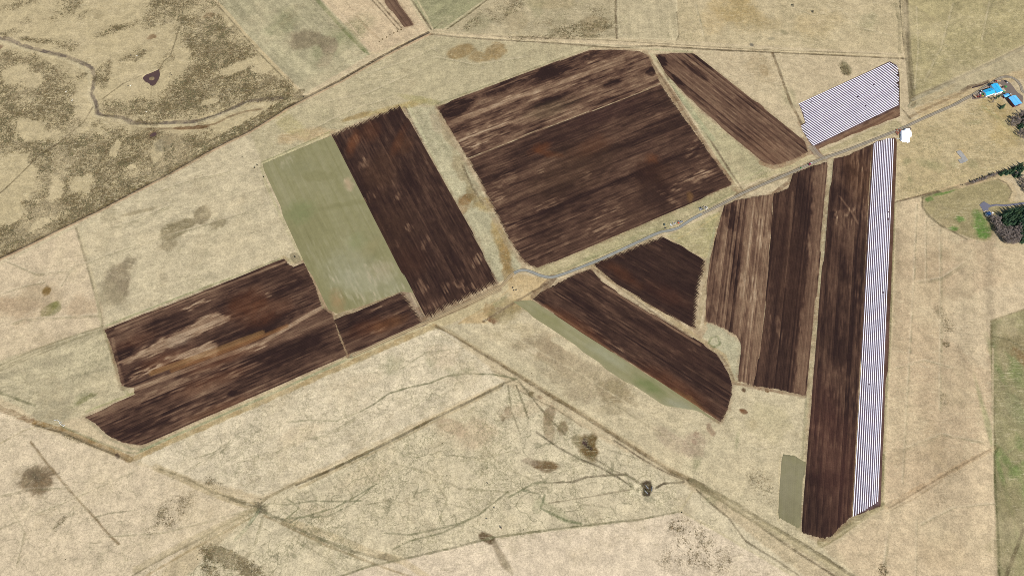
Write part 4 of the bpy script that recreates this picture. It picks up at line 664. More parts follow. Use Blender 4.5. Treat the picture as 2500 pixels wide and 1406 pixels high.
def field(name, poly, a, b, base=0.15, amp=0.3, spacing=2.2, jag=(2, 2), spots=(), tints=(), row_amp=0.12, green=False, relief=0.16, seed=1, big=0.25, long_=26.0, grad=None, edge=0.0, z0=0.16):
    Pw = ats(poly); A = at(*a); Bq = at(*b)
    th = math.atan2(Bq[1]-A[1], Bq[0]-A[0]); c, s = math.cos(th), math.sin(th)
    Q = [(x*c+y*s, -x*s+y*c) for x, y in Pw]
    vs = [q[1] for q in Q]; v0, v1 = min(vs), max(vs)
    rg = np.random.default_rng(seed); n = int((v1-v0)/spacing)+1
    Vv, Ff, off = [], [], 0; rowid = []
    jl = jr = 0
    for r in range(n):
        vv = v0+r*spacing; vc = vv+spacing*0.5
        def cuts(vq):
            out = []
            for i in range(len(Q)):
                (x1, y1), (x2, y2) = Q[i], Q[(i+1) % len(Q)]
                if (y1 > vq) != (y2 > vq): out.append(x1+(vq-y1)/(y2-y1)*(x2-x1))
            return sorted(out)
        xsn = cuts(vc); xa = cuts(vv); xb = cuts(vv+spacing)
        if len(xa) != len(xsn): xa = xsn
        if len(xb) != len(xsn): xb = xsn
        jl = .5*jag[0]*(rg.random()**2*1.2-0.3); jr = .5*jag[1]*(rg.random()**2*1.2-0.3)
        for k in range(0, len(xsn)-1, 2):
            u0, u1 = xsn[k]-jl*(1 if k == 0 else .3), xsn[k+1]+jr
            if u1-u0 < 3: continue
            m = max(8, int((u1-u0)/2.2)+5)
            u = np.concatenate([[u0, u0+1.2, u0+2.6], np.linspace(u0+4, u1-4, m-6), [u1-2.6, u1-1.2, u1]]) if u1-u0 > 14 else np.linspace(u0, u1, m)
            wv = (vn(u, np.full(m, vc*0.05), 40, 5)-0.5)*0.8*np.minimum(1, np.minimum(u-u0, u1-u)/20)
            ml0 = .06 if jag[0] > 3.5 else .9; ml1 = .06 if jag[1] > 3.5 else .9
            tl = np.clip((u-u0)/(1.5+jag[0]*.55), ml0, 1); tr_ = np.clip((u1-u)/(1.5+jag[1]*.55), ml1, 1); tap = np.minimum(tl, tr_)
            cl = np.clip(1-(u-u0)/8, 0, 1); cr_ = np.clip(1-(u1-u)/8, 0, 1)
            for t, h in ((0.0, 0.0), (0.5, relief), (1.0, 0.0)):
                lift = np.full(m, z0+h)
                lift[0] = lift[-1] = 0.03
                xe = xa if t < .3 else (xb if t > .7 else xsn)
                ux = u+cl*np.clip(xe[k]-xsn[k], -7, 7)+cr_*np.clip(xe[k+1]-xsn[k+1], -7, 7)
                Vv.append(np.stack([ux, vv+(.5+(t-.5)*tap)*spacing+wv, lift], -1)); rowid.append(np.full(m, r))
            i0 = np.arange(m-1)
            for q in (0, 1):
                Ff.append(np.stack([off+q*m+i0, off+q*m+i0+1, off+(q+1)*m+i0+1, off+(q+1)*m+i0], -1))
            off += 3*m
    Vv = np.concatenate(Vv); Ff = np.concatenate(Ff); rid = np.concatenate(rowid)
    U, Wv = Vv[:, 0], Vv[:, 1]
    X = U*c-Wv*s; Y = U*s+Wv*c
    rj = np.random.default_rng(seed+5).random(n+1)
    pairj = np.random.default_rng(seed+6).random(n//5+2)
    v = base+np.zeros(len(U))
    rowA = vn(U, rid*97.0, 34, seed+50); rowB = vn(U, (rid//2)*211.0+7, 80, seed+52); rowC = vn(U, rid*41.0, 10, seed+54)
    st = 0.32*vn(U/long_*spacing*2.0, Wv, spacing*2.0, seed+20)+0.22*vn(U/(long_*2.5)*spacing*4, Wv, spacing*4, seed+21)+0.26*rowA+0.20*rowB
    v += (st-0.5)*2*amp
    bg = fbm(U/2.2, Wv, 30, seed+30, 4); v += (bg-0.5)*2*big
    fineg = vn(U/3.0, Wv, 2.4, seed+40); v += (fineg-0.5)*amp*0.45
    hair = rowC; v += (hair-0.5)*(amp*.7+.05)*(.4 if green else 1)
    hair2 = vn(U/7.0, Wv, 2.0, seed+46); v += sstep(.78, .97, hair2)*(0.04+amp*.55)*(0 if green else 1)*sstep(.35, .6, bg)
    v += (rj[rid]-0.5)*row_amp*1.6+(pairj[rid//5]-0.5)*row_amp*(.3 if green else 1.2)
    sh = Sheet(X, Y, (0, 0, 0))
    warp = (st-0.5)*1.1+(fineg-0.5)*.5
    for sp in spots:
        if sp[0] == 'b': k, m = sh.m_blob(*sp[1:6], 0.9, 0.35)
        elif sp[0] == 'p': k, m = sh.m_poly(sp[1], 6, 3)
        else: k, m = sh.m_line(sp[1], sp[2], 1.2, 0.3)
        if np.size(m):
            if sp[0] != 'l': m = sstep(0.12, 0.88, m+(warp[k]+(hair[k]-.5)*.7)*(.75 if sp[0] == 'p' else 1.25)*(1-np.abs(2*m-1)))
            if sp[0] == 'b' and sp[-1] > 0: m = m*(0.22+1.0*sstep(.38, .75, .5*rowC[k]+.3*fineg[k]+.2*rowA[k]))
            v[k] += m*sp[-1]
    if grad: v += grad(U, Wv, X, Y)
    cc = green_col(v) if green else soil_col(v)
    for sp in tints:
        k, m = sh.m_blob(*sp[1:6], 1.0, 0.5) if sp[0] == 'b' else (sh.m_line(sp[1], sp[2], 1.5, 0.5) if sp[0] == 'l' else sh.m_poly(sp[1], 5, 4))
        if np.size(m):
            m = (m*(.95 if green else .72)*sp[-1]*np.clip(0.4+st[k]*1.2, 0, 1))[:, None]; cc[k] = cc[k]*(1-m)+alb(*sp[-2])*m
    me = grid_mesh(name, np.stack([X, Y, Vv[:, 2]], -1), Ff, M_SPROUT if green else M_SOIL, cc)
    o = structure(link(name, me))
    return o

for a_, k_ in FD: field(*a_, **k_)

# ------------------------------------------------------------------ roads and yards
def ribbon(name, pts, width, base, ruts=(), seed=1, z=0.32, mat=None, edgec=(160,146,112)):
    """a road as a cambered strip; ruts = [(position -1..1, half width, tone)]"""
    Pw = [Vector((*at(*p), 0)) for p in pts]
    dense = []
    for i in range(len(Pw)-1):
        p0 = Pw[max(i-1, 0)]; p1 = Pw[i]; p2 = Pw[i+1]; p3 = Pw[min(i+2, len(Pw)-1)]
        n = max(1, int((p2-p1).length/2.0))
        for k in range(n):
            t = k/n
            dense.append(0.5*((2*p1)+(p2-p0)*t+(2*p0-5*p1+4*p2-p3)*t*t+(3*p1-p0-3*p2+p3)*t**3))
    dense.append(Pw[-1]); D = np.array([(p.x, p.y) for p in dense])
    T = np.gradient(D, axis=0); T /= np.linalg.norm(T, axis=1)[:, None]; Nn = np.stack([-T[:, 1], T[:, 0]], -1)
    q = np.linspace(-1, 1, 13); m = len(D)
    wj = width*0.5*(1+(vn(np.arange(m)*2.0, np.zeros(m), 9, seed)-0.5)*0.25)
    X = D[:, 0, None]+Nn[:, 0, None]*q*wj[:, None]; Y = D[:, 1, None]+Nn[:, 1, None]*q*wj[:, None]
    Z = z*(1-np.abs(q)**4)+0.04; Z = np.broadcast_to(Z, X.shape)
    c = np.broadcast_to(alb(*base), X.shape+(3,)).copy()
    nz = fbm(X, Y, 6, seed, 4)
    for pos, hw, tone in ruts:
        mm = (1-sstep(hw*0.6, hw*1.3, np.abs(q-pos)))[None, :]*np.clip(0.5+nz, 0, 1)
        c = c*(1-mm[..., None])+alb(*tone)*mm[..., None]
    e = (sstep(0.82, 1.0, np.abs(q))[None, :]*np.ones((m, 1)))[..., None]*0.7
    c = c*(1-e)+alb(*edgec)*e
    c *= (1+(nz-0.5)*0.3)[..., None]
    V = np.stack([X, Y, Z], -1).reshape(-1, 3); w_ = len(q)
    ii = (np.arange(m-1)[:, None]*w_+np.arange(w_-1)[None, :]).ravel()
    F = np.stack([ii, ii+1, ii+w_+1, ii+w_], -1)
    me = grid_mesh(name, V, F[:, ::-1], mat or M_GRAVEL, c.reshape(-1, 3))
    return structure(link(name, me))
RT = [(-0.45, 0.16, (176,166,146)), (0.45, 0.16, (172,162,144)), (0.0, 0.14, (128,114,98)), (0.85, .08, (112,98,76)), (-.85, .08, (112,98,76))]
ribbon('road', [(2600,250),(2540,236),(2500,226),(2492,210),(2482,197),(2470,190),(2455,188),(2440,192),(2420,204),(2395,219),(2375,232),(2350,245),(2330,256),(2280,278),(2240,296),(2200,315),(2160,331),(2120,347),(2060,370),(2010,387),(1980,400),(1940,418),(1900,435),(1850,456),(1820,469),(1790,484),(1760,500),(1740,510),(1715,522)], 5.4, (148,137,118), RT, 2)
ribbon('road', [(1714,522.5),(1690,535),(1670,548),(1655,557),(1635,563),(1610,568),(1560,590),(1500,618),(1460,636),(1430,648),(1400,660),(1370,671),(1345,677),(1320,673),(1300,665),(1283,660),(1268,661),(1255,667)], 5.2, (152,150,140), [(-.35,.3,(160,160,152)),(.9,.12,(120,108,84)),(-.9,.1,(120,108,84))], 3)
ribbon('road', [(1254.4,667.5),(1245,675),(1236,686),(1226,696),(1210,706),(1180,722),(1120,750),(1060,778),(1040,787),(1000,804),(950,826),(900,850),(860,868)], 5.0, (170,148,114), [(-.5,.16,(196,174,136)),(.5,.16,(196,174,136)),(0,.16,(150,130,96)),(.9,.1,(112,94,70))], 4)
ribbon('track', [(2225,250),(2218,262),(2232,262),(2235,256)], 3, (170,158,124), [], 5, z=.2)
ribbon('track', [(1985,355),(1995,372),(2008,384),(2020,388)], 6, (150,132,112), [(-.4,.2,(166,152,136)),(.4,.2,(166,152,136))], 6, z=.2)
M_ASPH = tone_mat('asphalt', 0.06, 1.5, 0.05, rough=.9)
ribbon('driveway', [(2419,503),(2432,500.5),(2450,501.5),(2470,500),(2490,497.5),(2520,493),(2600,480)], 3.2, (122,120,132), [], 7, mat=M_ASPH, edgec=(130,124,118), z=.24)

def slab(name, pts, h, mat, z=0.0, tone=None, parent=None, w=None):
    bm = bmesh.new(); Pw = [Vector((*at(*p), z)) for p in pts] if w is None else [Vector((*p, z)) for p in w]
    f = bm.faces.new([bm.verts.new(p) for p in Pw])
    if f.normal.z == 0: f.normal_update()
    f.normal_update()
    if f.normal.z < 0: f.normal_flip()
    r = bmesh.ops.extrude_face_region(bm, geom=[f]); up = [v for v in r['geom'] if isinstance(v, bmesh.types.BMVert)]
    for v in up: v.co.z += h
    bmesh.ops.recalc_face_normals(bm, faces=bm.faces)
    me = bpy.data.meshes.new(name); bm.to_mesh(me); bm.free(); me.materials.append(mat)
    if tone is not None:
        a_ = me.attributes.new('tone', 'FLOAT_COLOR', 'POINT'); c4 = np.ones((len(me.vertices), 4), np.float32); c4[:, :3] = tone; a_.data.foreach_set('color', c4.ravel())
    return link(name, me, parent)
structure(slab('parking_pad', [(2391,501),(2398,494),(2403,492.6),(2412,498),(2418,500.5),(2419,505),(2413,508),(2413,514),(2401,516.5),(2396,508)], .28, M_ASPH, tone=alb(122,121,134)))
structure(slab('farm_yard', [(2374,243),(2371,234),(2386,224),(2406,212),(2424,200),(2440,195),(2456,196),(2467,204),(2484,226),(2497,235),(2497,252),(2488,243),(2470,232),(2450,230),(2436,230),(2420,236),(2400,240),(2386,242)], .2, M_GRAVEL, tone=alb(132,118,106)))
structure(slab('farm_yard', [(2193,321),(2202,315),(2222,311),(2226,316),(2214,320),(2204,326)], .2, M_GRAVEL, tone=alb(122,110,100)))

# water
mw, nt, bs = mat_new('pond_water')
bs.inputs['Base Color'].default_value = (*[float(v) for v in alb(88, 68, 62)], 1); bs.inputs['Roughness'].default_value = 0.12
tcw = N(nt, 'ShaderNodeTexCoord'); bpw = N(nt, 'ShaderNodeBump'); bpw.inputs['Strength'].default_value = .15
nt.links.new(noise_n(nt, tcw.outputs['Object'], .6, 3, .5, 1), bpw.inputs['Height']); nt.links.new(bpw.outputs[0], bs.inputs['Normal'])
nt.links.new(mixc(nt, noise_n(nt, tcw.outputs['Object'], .12, 4, .6, 2), alb(84,64,66), alb(104,78,62)), bs.inputs['Base Color'])
structure(slab('pond_water', POND, .08, mw, z=-.3))
structure(slab('pond_water', [(374+8*math.cos(t*.5236)*1.0-2*math.sin(t*.5236), 329-4*math.sin(t*.5236)-3.5*math.cos(t*.5236)) for t in range(12)], .08, mw, z=-.28))
structure(slab('pond_water', [(2372,213.5),(2385,210.5),(2402,205.5),(2411,201.5),(2412,203),(2400,208),(2386,213),(2374,216)], .05, paint_mat('ditch_water', alb(70,50,44), .4), z=.05))

# ------------------------------------------------------------------ generic part builders (bmesh)
def bx(bm, cx, cy, cz, sx, sy, sz, rz=0, taper=1.0, bev=0.0):
    g_ = bmesh.ops.create_cube(bm, size=1.0); vs = g_['verts']
    for v in vs:
        k = taper if v.co.z > 0 else 1.0
        v.co = Vector((v.co.x*sx*k, v.co.y*sy*k, v.co.z*sz))
    if bev:
        es = list({e for v in vs for e in v.link_edges}); r = bmesh.ops.bevel(bm, geom=es, offset=bev, segments=2, affect='EDGES'); vs = list({v for f in r['faces'] for v in f.verts} | {v for v in vs if v.is_valid})
    R = Matrix.Rotation(rz, 4, 'Z')
    for v in vs: v.co = R @ v.co+Vector((cx, cy, cz))
def cyl(bm, p, q, r, seg=12, r2=None):
    p = Vector(p); q = Vector(q); d = q-p
    g_ = bmesh.ops.create_cone(bm, cap_ends=True, segments=seg, radius1=r, radius2=r if r2 is None else r2, depth=d.length)
    M = Matrix.Translation((p+q)/2) @ d.to_track_quat('Z', 'Y').to_matrix().to_4x4()
    bmesh.ops.transform(bm, matrix=M, verts=g_['verts'])
def part(name, bm, mat, parent=None, smooth=False):
    me = bpy.data.meshes.new(name); bmesh.ops.recalc_face_normals(bm, faces=bm.faces)
    bm.to_mesh(me); bm.free(); me.materials.append(mat)
    if smooth: me.polygons.foreach_set('use_smooth', [True]*len(me.polygons))
    return link(name, me, parent)
def BM(): return bmesh.new()

# ---- white film over the crop beds, one bed at a time
m_film, nt, bs = mat_new('white_film')
tcf = N(nt, 'ShaderNodeTexCoord')
nt.links.new(mixc(nt, ramp01(nt, noise_n(nt, tcf.outputs['Object'], .35, 4, .6, 1), .35, .75), (.76,.73,.78), (.62,.60,.66)), bs.inputs['Base Color'])
bs.inputs['Roughness'].default_value = .7; bs.inputs['Specular IOR Level'].default_value = .15
bpf = N(nt, 'ShaderNodeBump'); bpf.inputs['Strength'].default_value = .5; nt.links.new(noise_n(nt, tcf.outputs['Object'], 2.5, 3, .6, 4), bpf.inputs['Height']); nt.links.new(bpf.outputs[0], bs.inputs['Normal'])
def film(p, q, width, gaps, seed):
    A = np.array(at(*p)); Bq = np.array(at(*q)); L_ = np.linalg.norm(Bq-A); t = (Bq-A)/L_; nn = np.array([-t[1], t[0]])
    spans = []; s0 = 0.0
    for gp, gl in sorted(gaps):
        spans.append((s0, gp-gl/2)); s0 = gp+gl/2
    spans.append((s0, L_))
    V, F = [], []
    prof = [(-1, 0), (-.8, .14), (-.35, .22), (.35, .22), (.8, .14), (1, 0)]
    for a_, b_ in spans:
        m = max(3, int((b_-a_)/3)); u = np.linspace(a_, b_, m)
        wv = (vn(u, np.zeros(m)+seed*3, 34, 7)-.5)*.15; ww = width*.5*(1+(vn(u, np.zeros(m)+seed*5, 9, 8)-.5)*.12)
        base = sum(len(x) for x in V)
        rows = []
        for k, (s_, h) in enumerate(prof):
            hh = np.full(m, h*1.0); hh[0] *= .3; hh[-1] *= .3
            c = A+u[:, None]*t+(wv+s_*ww)[:, None]*nn
            rows.append(np.concatenate([c, (0.2+hh)[:, None]], 1))
        V.append(np.concatenate(rows)); i0 = np.arange(m-1)
        for k in range(5): F.append(np.stack([base+k*m+i0, base+k*m+i0+1, base+(k+1)*m+i0+1, base+(k+1)*m+i0], -1))
    V = np.concatenate(V); F = np.concatenate(F)
    org = np.array([*A, 0.0]); me = grid_mesh('film_row', V-org, F, m_film)
    o = link('film_row', me); o.location = org
    return o
ORD = ['first','second','third','fourth','fifth','sixth','seventh','eighth','ninth','tenth','eleventh','twelfth','thirteenth','fourteenth','fifteenth','sixteenth','seventeenth','eighteenth','nineteenth','twentieth','twenty-first','twenty-second','twenty-third','twenty-fourth','twenty-fifth','twenty-sixth','twenty-seventh','twenty-eighth','twenty-ninth','thirtieth']
lx = [105,130,150,180,175,190,212,232,240,245,250,262,270,285,175,178,185,205,218,255,270,300,310,335,360,370,400,430,450,485]
rx_ = [680,725,770,805,835,860,870,860,860,870,840,870,880,885,885,835,870,870,870,885,880,885,885,880,885,880,880,870,880,870]
def rowline(k, x):
    y0 = 254.8-0.4527*(x-1949.7); y1 = 355.1-0.477*(x-1984.8)
    return y0+(y1-y0)*k/29.0
HOLES = [(2133,206,5),(2094,235,5),(2113,258,3),(1980,249,2)]
for k in range(30):
    x0 = 1940+lx[k]/10.82; x1 = 2100+rx_[k]/9.37
    p = (x0, rowline(k, x0)); q = (x1, rowline(k, x1)); gaps = []
    for hx, hy, hl in HOLES:
        if abs(rowline(k, hx)-hy) < (3.4 if hl > 5 else 2.1):
            A = np.array(at(*p)); gaps.append((np.linalg.norm(np.array(at(hx, rowline(k, hx)))-A), hl*.75))
    o = film(p, q, 1.0, gaps, k)
    note = ' torn open in the middle' if gaps else ''
    tag(o, f'white film bed{note}, {ORD[k]} from the top of the slanted field', 'row cover', 'white film beds in the slanted field')
tx = [118,155,190,228,262,300,337,370,403,437,472,510]; ty = [590,555,545,548,535,517,510,490,487,483,490,497]
bxx = [895,918,940,962,983,1003,1023,1045,1067,1085,1103,1122]; byy = [843,835,820,805,797,787,770,755,748,735,722,708]
HOL2 = [(2167.6,518,3),(2167.6,535,6),(2154,714,4),(2123.6,938,3),(2089.6,1093,4),(2107,1173,4)]
for k in range(12):
    p = (2120+tx[k]/8.32, 280+ty[k]/8.32); q = (1850+bxx[k]/3.84, 1040+byy[k]/3.84); gaps = []
    for hx, hy, hl in HOL2:
        f = (hy-p[1])/(q[1]-p[1]); xx = p[0]+(q[0]-p[0])*f
        if abs(xx-hx) < 2.3: gaps.append((np.linalg.norm(np.array(at(xx, hy))-np.array(at(*p))), hl*.7))
    o = film(p, q, 1.12, gaps, 50+k)
    note = ', with small tears' if gaps else ''
    tag(o, f'long white film bed{note}, {ORD[k]} from the left of the upright strip', 'row cover', 'white film beds in the long upright strip')

# ---- buildings
m_blue = paint_mat('blue_roof_metal', (.02,.34,.62), .45, .14, .35, dirt=(.08,.42,.66)); m_sky = paint_mat('pale_blue_roof_metal', (.09,.37,.68), .5, .10, .25, dirt=(.16,.45,.70))
m_white = paint_mat('white_render', (.78,.78,.76), .7, .05, .5); m_maroon = paint_mat('maroon_boards', (.13,.035,.04), .8, .25, .8); m_dark = paint_mat('dark_interior', (.03,.03,.035), .9)
m_glass = paint_mat('window_glass', (.04,.05,.06), .1, .1, 1); m_grey = paint_mat('concrete', alb(170,166,158), .9, .12, .25, dirt=alb(140,140,138)); m_navy = paint_mat('navy_roof', alb(36,84,136), .5, .2, .3); m_tan = paint_mat('tan_concrete', alb(206,184,158), .9, .1, .3)
def gable_building(name, roof_px, wall_h, rise, m_r, m_w, over=.5, dz=0, doors=(), windows=0, open_end=False):
    """roof_px: the four eaves corners as surveyed at eaves height (a,b short end; c,d the other)"""
    k = (ALT-wall_h)/ALT
    C4 = [Vector((at(*p)[0]*k, at(*p)[1]*k, 0)) for p in roof_px]
    c = sum(C4, Vector())/4; ax = ((C4[3]-C4[0])+(C4[2]-C4[1]))/2; Ls = ax.length; ax.normalize()
    sy = Vector((-ax.y, ax.x, 0)); Wd = (abs((C4[1]-C4[0]).dot(sy))+abs((C4[2]-C4[3]).dot(sy)))/2
    root = empty(name, (c.x, c.y, 0.0), math.atan2(ax.y, ax.x))
    lx_, wy = Ls/2-over, Wd/2-over
    bm = BM()
    vs = [bm.verts.new(p) for p in [(-lx_,-wy,0),(lx_,-wy,0),(lx_,wy,0),(-lx_,wy,0),(-lx_,-wy,wall_h),(lx_,-wy,wall_h),(lx_,wy,wall_h),(-lx_,wy,wall_h),(-lx_,0,wall_h+rise*.93),(lx_,0,wall_h+rise*.93)]]
    for f in [(0,1,5,4),(2,3,7,6),(0,4,8,7,3),(1,2,6,9,5)]: bm.faces.new([vs[i] for i in f])
    part('wall', bm, m_w, root)
    bm = BM(); L2, W2 = Ls/2, Wd/2; e = wall_h-.1; rt = wall_h+rise
    nrib = int(Ls/0.9)
    for sgn in (-1, 1):
        for t0, t1 in ((0, .14),):
            q = [bm.verts.new(p) for p in [(-L2,0,rt),(L2,0,rt),(L2,sgn*W2,e),(-L2,sgn*W2,e),(-L2,0,rt+.14),(L2,0,rt+.14),(L2,sgn*W2,e+.14),(-L2,sgn*W2,e+.14)]]
            for f in [(0,1,2,3),(4,5,6,7),(0,1,5,4),(1,2,6,5),(2,3,7,6),(3,0,4,7)]: bm.faces.new([q[i] for i in f])
    rf = part('roof', bm, m_r, root)
    bm = BM()
    for i in range(nrib+1):
        x = -L2+i*Ls/nrib
        for sgn in (-1, 1): cyl(bm, (x, sgn*.1, rt+.17), (x, sgn*(W2-.05), e+.18), .035, 4)
    bx(bm, 0, 0, rt+.2, Ls, .5, .08)
    part('ridge_cap', bm, m_r, rf)
    for (side, pos, wd, ht, mt) in doors:
        bm = BM()
        if side == 'end+': bx(bm, lx_+.03, pos, ht/2, .1, wd, ht)
        elif side == 'end-': bx(bm, -lx_-.03, pos, ht/2, .1, wd, ht)
        elif side == 'side-': bx(bm, pos, -wy-.03, ht/2, wd, .1, ht)
        else: bx(bm, pos, wy+.03, ht/2, wd, .1, ht)
        part('door', bm, mt, root)
    for i in range(windows):
        bm = BM(); bx(bm, -lx_+(i+.7)*2*lx_/(windows+.4), -wy-.03, wall_h*.6, 1.1, .08, .9); part('window', bm, m_glass, root)
        bm = BM(); bx(bm, -lx_+(i+.7)*2*lx_/(windows+.4), wy+.03, wall_h*.6, 1.1, .08, .9); part('window', bm, m_glass, root)
    return root
b = gable_building('farm_building', [(2399.5,221.4),(2419.8,214.8),(2431,226.8),(2408.3,235)][:1]+[(2408.3,235),(2431,226.8),(2419.8,214.8)], 4.0, 1.6, m_blue, m_white, .15, doors=[('end-',1,3,3,m_grey)], windows=4)
tag(b, 'white walled farm building under the lower left bright blue roof with a small vent', 'building')
bm = BM(); cyl(bm, (0,-.6,5.2), (0,-.6,6.6), .35, 10); bx(bm, 0,-.6,6.7,.9,.9,.15); part('vent', bm, m_dark, b)
b = gable_building('farm_building', [(2419.9,207.8),(2434.6,203.0),(2449.6,223.2),(2434.6,228.6)], 5.0, 1.8, m_blue, m_white, .15, doors=[('end+',0,4,3.6,m_grey),('end-',0,4,3.6,m_grey)], windows=3)
tag(b, 'tall white farm building with a plain bright blue roof between vehicles and the gravel yard', 'building')
b = gable_building('shed', [(2449.8,231.3),(2460.5,228),(2465.4,234),(2451.8,239.6)][:1]+[(2451.8,239.6),(2465.4,234),(2460.5,228)], 3.4, .9, m_sky, m_maroon, .3, doors=[('end-',0,2,2.2,m_dark)], windows=1)
tag(b, 'small maroon shed with light blue roof beside the large barn', 'shed')
b = gable_building('barn', [(2461.9,238.4),(2479.7,232.7),(2496,252.6),(2478.2,259)], 5.2, 1.8, m_sky, m_maroon, .4, doors=[('end+',0,6.5,4.2,m_dark),('side-',-4,2,2.4,m_dark)], windows=2)  # wide end panel is dark colour for the shade inside the open gable
tag(b, 'large maroon barn with pale blue roof and a wide dark open gable end', 'barn')
# low white annex of the second building
b = gable_building('annex', [(2428.5,226.5),(2434.5,224.5),(2436,229.5),(2430,231.3)], 2.6, .3, m_white, m_white, .1, windows=0, doors=[('end-',0,1,2,m_grey)])
tag(b, 'low white flat annex at the foot of the tall blue roofed building', 'annex')
structure(slab('concrete_apron', [(2438,204.5),(2443,207),(2456,222.5),(2449,226),(2440,212)], .26, m_tan))
# house by the drive: dark blue roof on a pale terrace
structure(slab('terrace', [(2401.2,516.6),(2408.3,513.8),(2411,516.6),(2416.5,514.8),(2421,519.8),(2427,528.8),(2421,531),(2412,531.2)], .45, m_tan))
b = gable_building('house', [(2406.6,520.6),(2415.6,515.8),(2420.6,522.6),(2412.8,528.6)][:1]+[(2412.8,528.6),(2420.6,522.6),(2415.6,515.8)], 2.9, .8, m_navy, m_white, .35, doors=[('end-',.5,1,2.1,m_dark)], windows=2)
tag(b, 'small white house with dark blue roof at the end of the paved driveway', 'house')
bm = BM(); bx(bm, 0,0,.9,2.6,1.6,1.4,bev=.1); o = part('hot_tub', bm, m_white); o.location = (*at(2422,521), .35); o.rotation_euler = (0,0,-.9); tag(o, 'small white box standing on the terrace right of the dark blue roof', 'tub')
tag(slab('house_foundation', [(2334.5,372),(2337,369.5),(2344.8,367.7),(2352,376),(2363.4,391.8),(2357,396),(2345.4,400.2),(2342,396),(2338.2,390),(2348.4,387.6),(2342,381)], .5, m_grey), 'bare grey L-shaped concrete foundation slab in open grass', 'foundation')

# ---- white tarpaulin covered stack
m_tarp = paint_mat('white_tarp', (.84,.84,.86), .5, .03, .6); m_orange = paint_mat('rusty_orange_steel', alb(186,104,72), .7, .25, 2); m_teal = paint_mat('teal_paint', alb(60,180,160), .5, .12, 2); m_tyre = paint_mat('tyre_rubber', (.02,.02,.022), .9); m_steel = paint_mat('grey_steel', (.35,.36,.38), .5, .2, 2, .6)
def tarp(pts, h, seed):
    k = (ALT-h)/ALT; W_ = np.array([(at(*p)[0]*k, at(*p)[1]*k) for p in pts]); lo = W_.min(0); hi = W_.max(0)
    st = .8; X, Y = np.meshgrid(np.arange(lo[0]-1, hi[0]+1, st), np.arange(lo[1]-1, hi[1]+1, st))
    d = seg_dist(X, Y, [tuple(p) for p in W_], True); ins = inside(X, Y, [tuple(p) for p in W_]); d = np.where(ins, d, -d)
    Z = h*sstep(-.9, .7, d)+(fbm(X, Y, 5, seed)-.5)*.6*sstep(0, 2, d); c = np.array([*W_.mean(0)])
    n_y, n_x = X.shape; V = np.stack([X-c[0], Y-c[1], Z], -1).reshape(-1, 3); keep = (d > -1.0)
    i0 = (np.arange(n_y-1)[:, None]*n_x+np.arange(n_x-1)[None, :]); ok = (keep[:-1,:-1] & keep[1:,:-1] & keep[:-1,1:] & keep[1:,1:]); i0 = i0[ok]
    F = np.stack([i0, i0+1, i0+n_x+1, i0+n_x], -1)
    o = link('covered_stack', grid_mesh('covered_stack', V, F, m_tarp)); o.location = (c[0], c[1], 0); return o
tag(tarp([(2200.3,317.5),(2209.8,316.5),(2210.5,313.3),(2221.5,313.3),(2222.5,317),(2225,318),(2226.5,324),(2226.2,332),(2221.5,333.2),(2221.8,346),(2201,342.5),(2200.5,334)], 3.2, 4), 'large bright white tarpaulin covered stack by the gravel road', 'stack')
def wheel(parent, x, y, r, wd, side=1):
    bm = BM(); cyl(bm, (x, y-wd/2, r), (x, y+wd/2, r), r, 18)
    wob = part('wheel', bm, m_tyre, parent)
    bm = BM(); cyl(bm, (x, y-wd/2-.03, r), (x, y+wd/2+.03, r), r*.5, 12); part('rim', bm, m_steel, wob)
PAINT = {}
def pm(name, c):
    if name not in PAINT: PAINT[name] = paint_mat(name+'_paint', alb(*c), .4, .1, 1.5, dirt=alb(120,100,80))
    return PAINT[name]
def tractor(p, ang, paint, label, cab=None, s=1.0, group=None):
    r = empty('tractor', (*at(*p), .3), ang, s)
    bm = BM(); bx(bm, 1.3,0,1.25,2.2,.9,.9,taper=.85,bev=.12); bx(bm, .1,0,.8,3.6,.55,.4); part('hood', bm, paint, r)
    c = part('cab', (lambda b_: (bx(b_, -.55,0,2.0,1.5,1.45,1.5,taper=.88,bev=.06), b_)[1])(BM()), m_glass, r)
    bm = BM(); bx(bm, -.55,0,2.82,1.7,1.6,.14,bev=.04); part('cab_roof', bm, cab or paint, c)
    for sy in (-1, 1):
        bm = BM(); bx(bm, -.9,sy*.95,1.62,1.5,.5,.12); part('fender', bm, paint, r)
        wheel(r, -.9, sy*.95, .85, .5); wheel(r, 1.75, sy*.8, .55, .35)
    bm = BM(); cyl(bm, (1.5,.3,1.6), (1.5,.3,2.5), .06, 8); part('exhaust', bm, m_dark, r)
    return tag(r, label, 'tractor', group)
def trailer(p, ang, paint, label, load=None, Lg=5.5, s=1.0):
    r = empty('trailer', (*at(*p), .3), ang, s)
    bm = BM(); bx(bm, 0,0,.95,Lg,2.2,.15); bx(bm, Lg/2+.6,0,.8,1.4,.15,.15); part('chassis', bm, m_steel, r)
    bm = BM()
    for sx, sy, lx0, ly0 in ((0,1.07,Lg,.07),(0,-1.07,Lg,.07),(Lg/2,0,.07,2.2),(-Lg/2,0,.07,2.2)): bx(bm, sx, sy, 1.4, lx0, ly0, .75)
    part('side_boards', bm, paint, r)
    if load:
        bm = BM()
        for i in range(5):
            for j in (-.5,.5): bx(bm, -Lg/2+(i+.5)*Lg/5, j, 1.5+.15*((i+j>1)), Lg/5-.08, .95, .85, bev=.08)
        part('load', bm, load, r)
    for sy in (-1,1):
        wheel(r, -.6, sy*.95, .45, .3); wheel(r, .5, sy*.95, .45, .3)
    return tag(r, label, 'trailer')
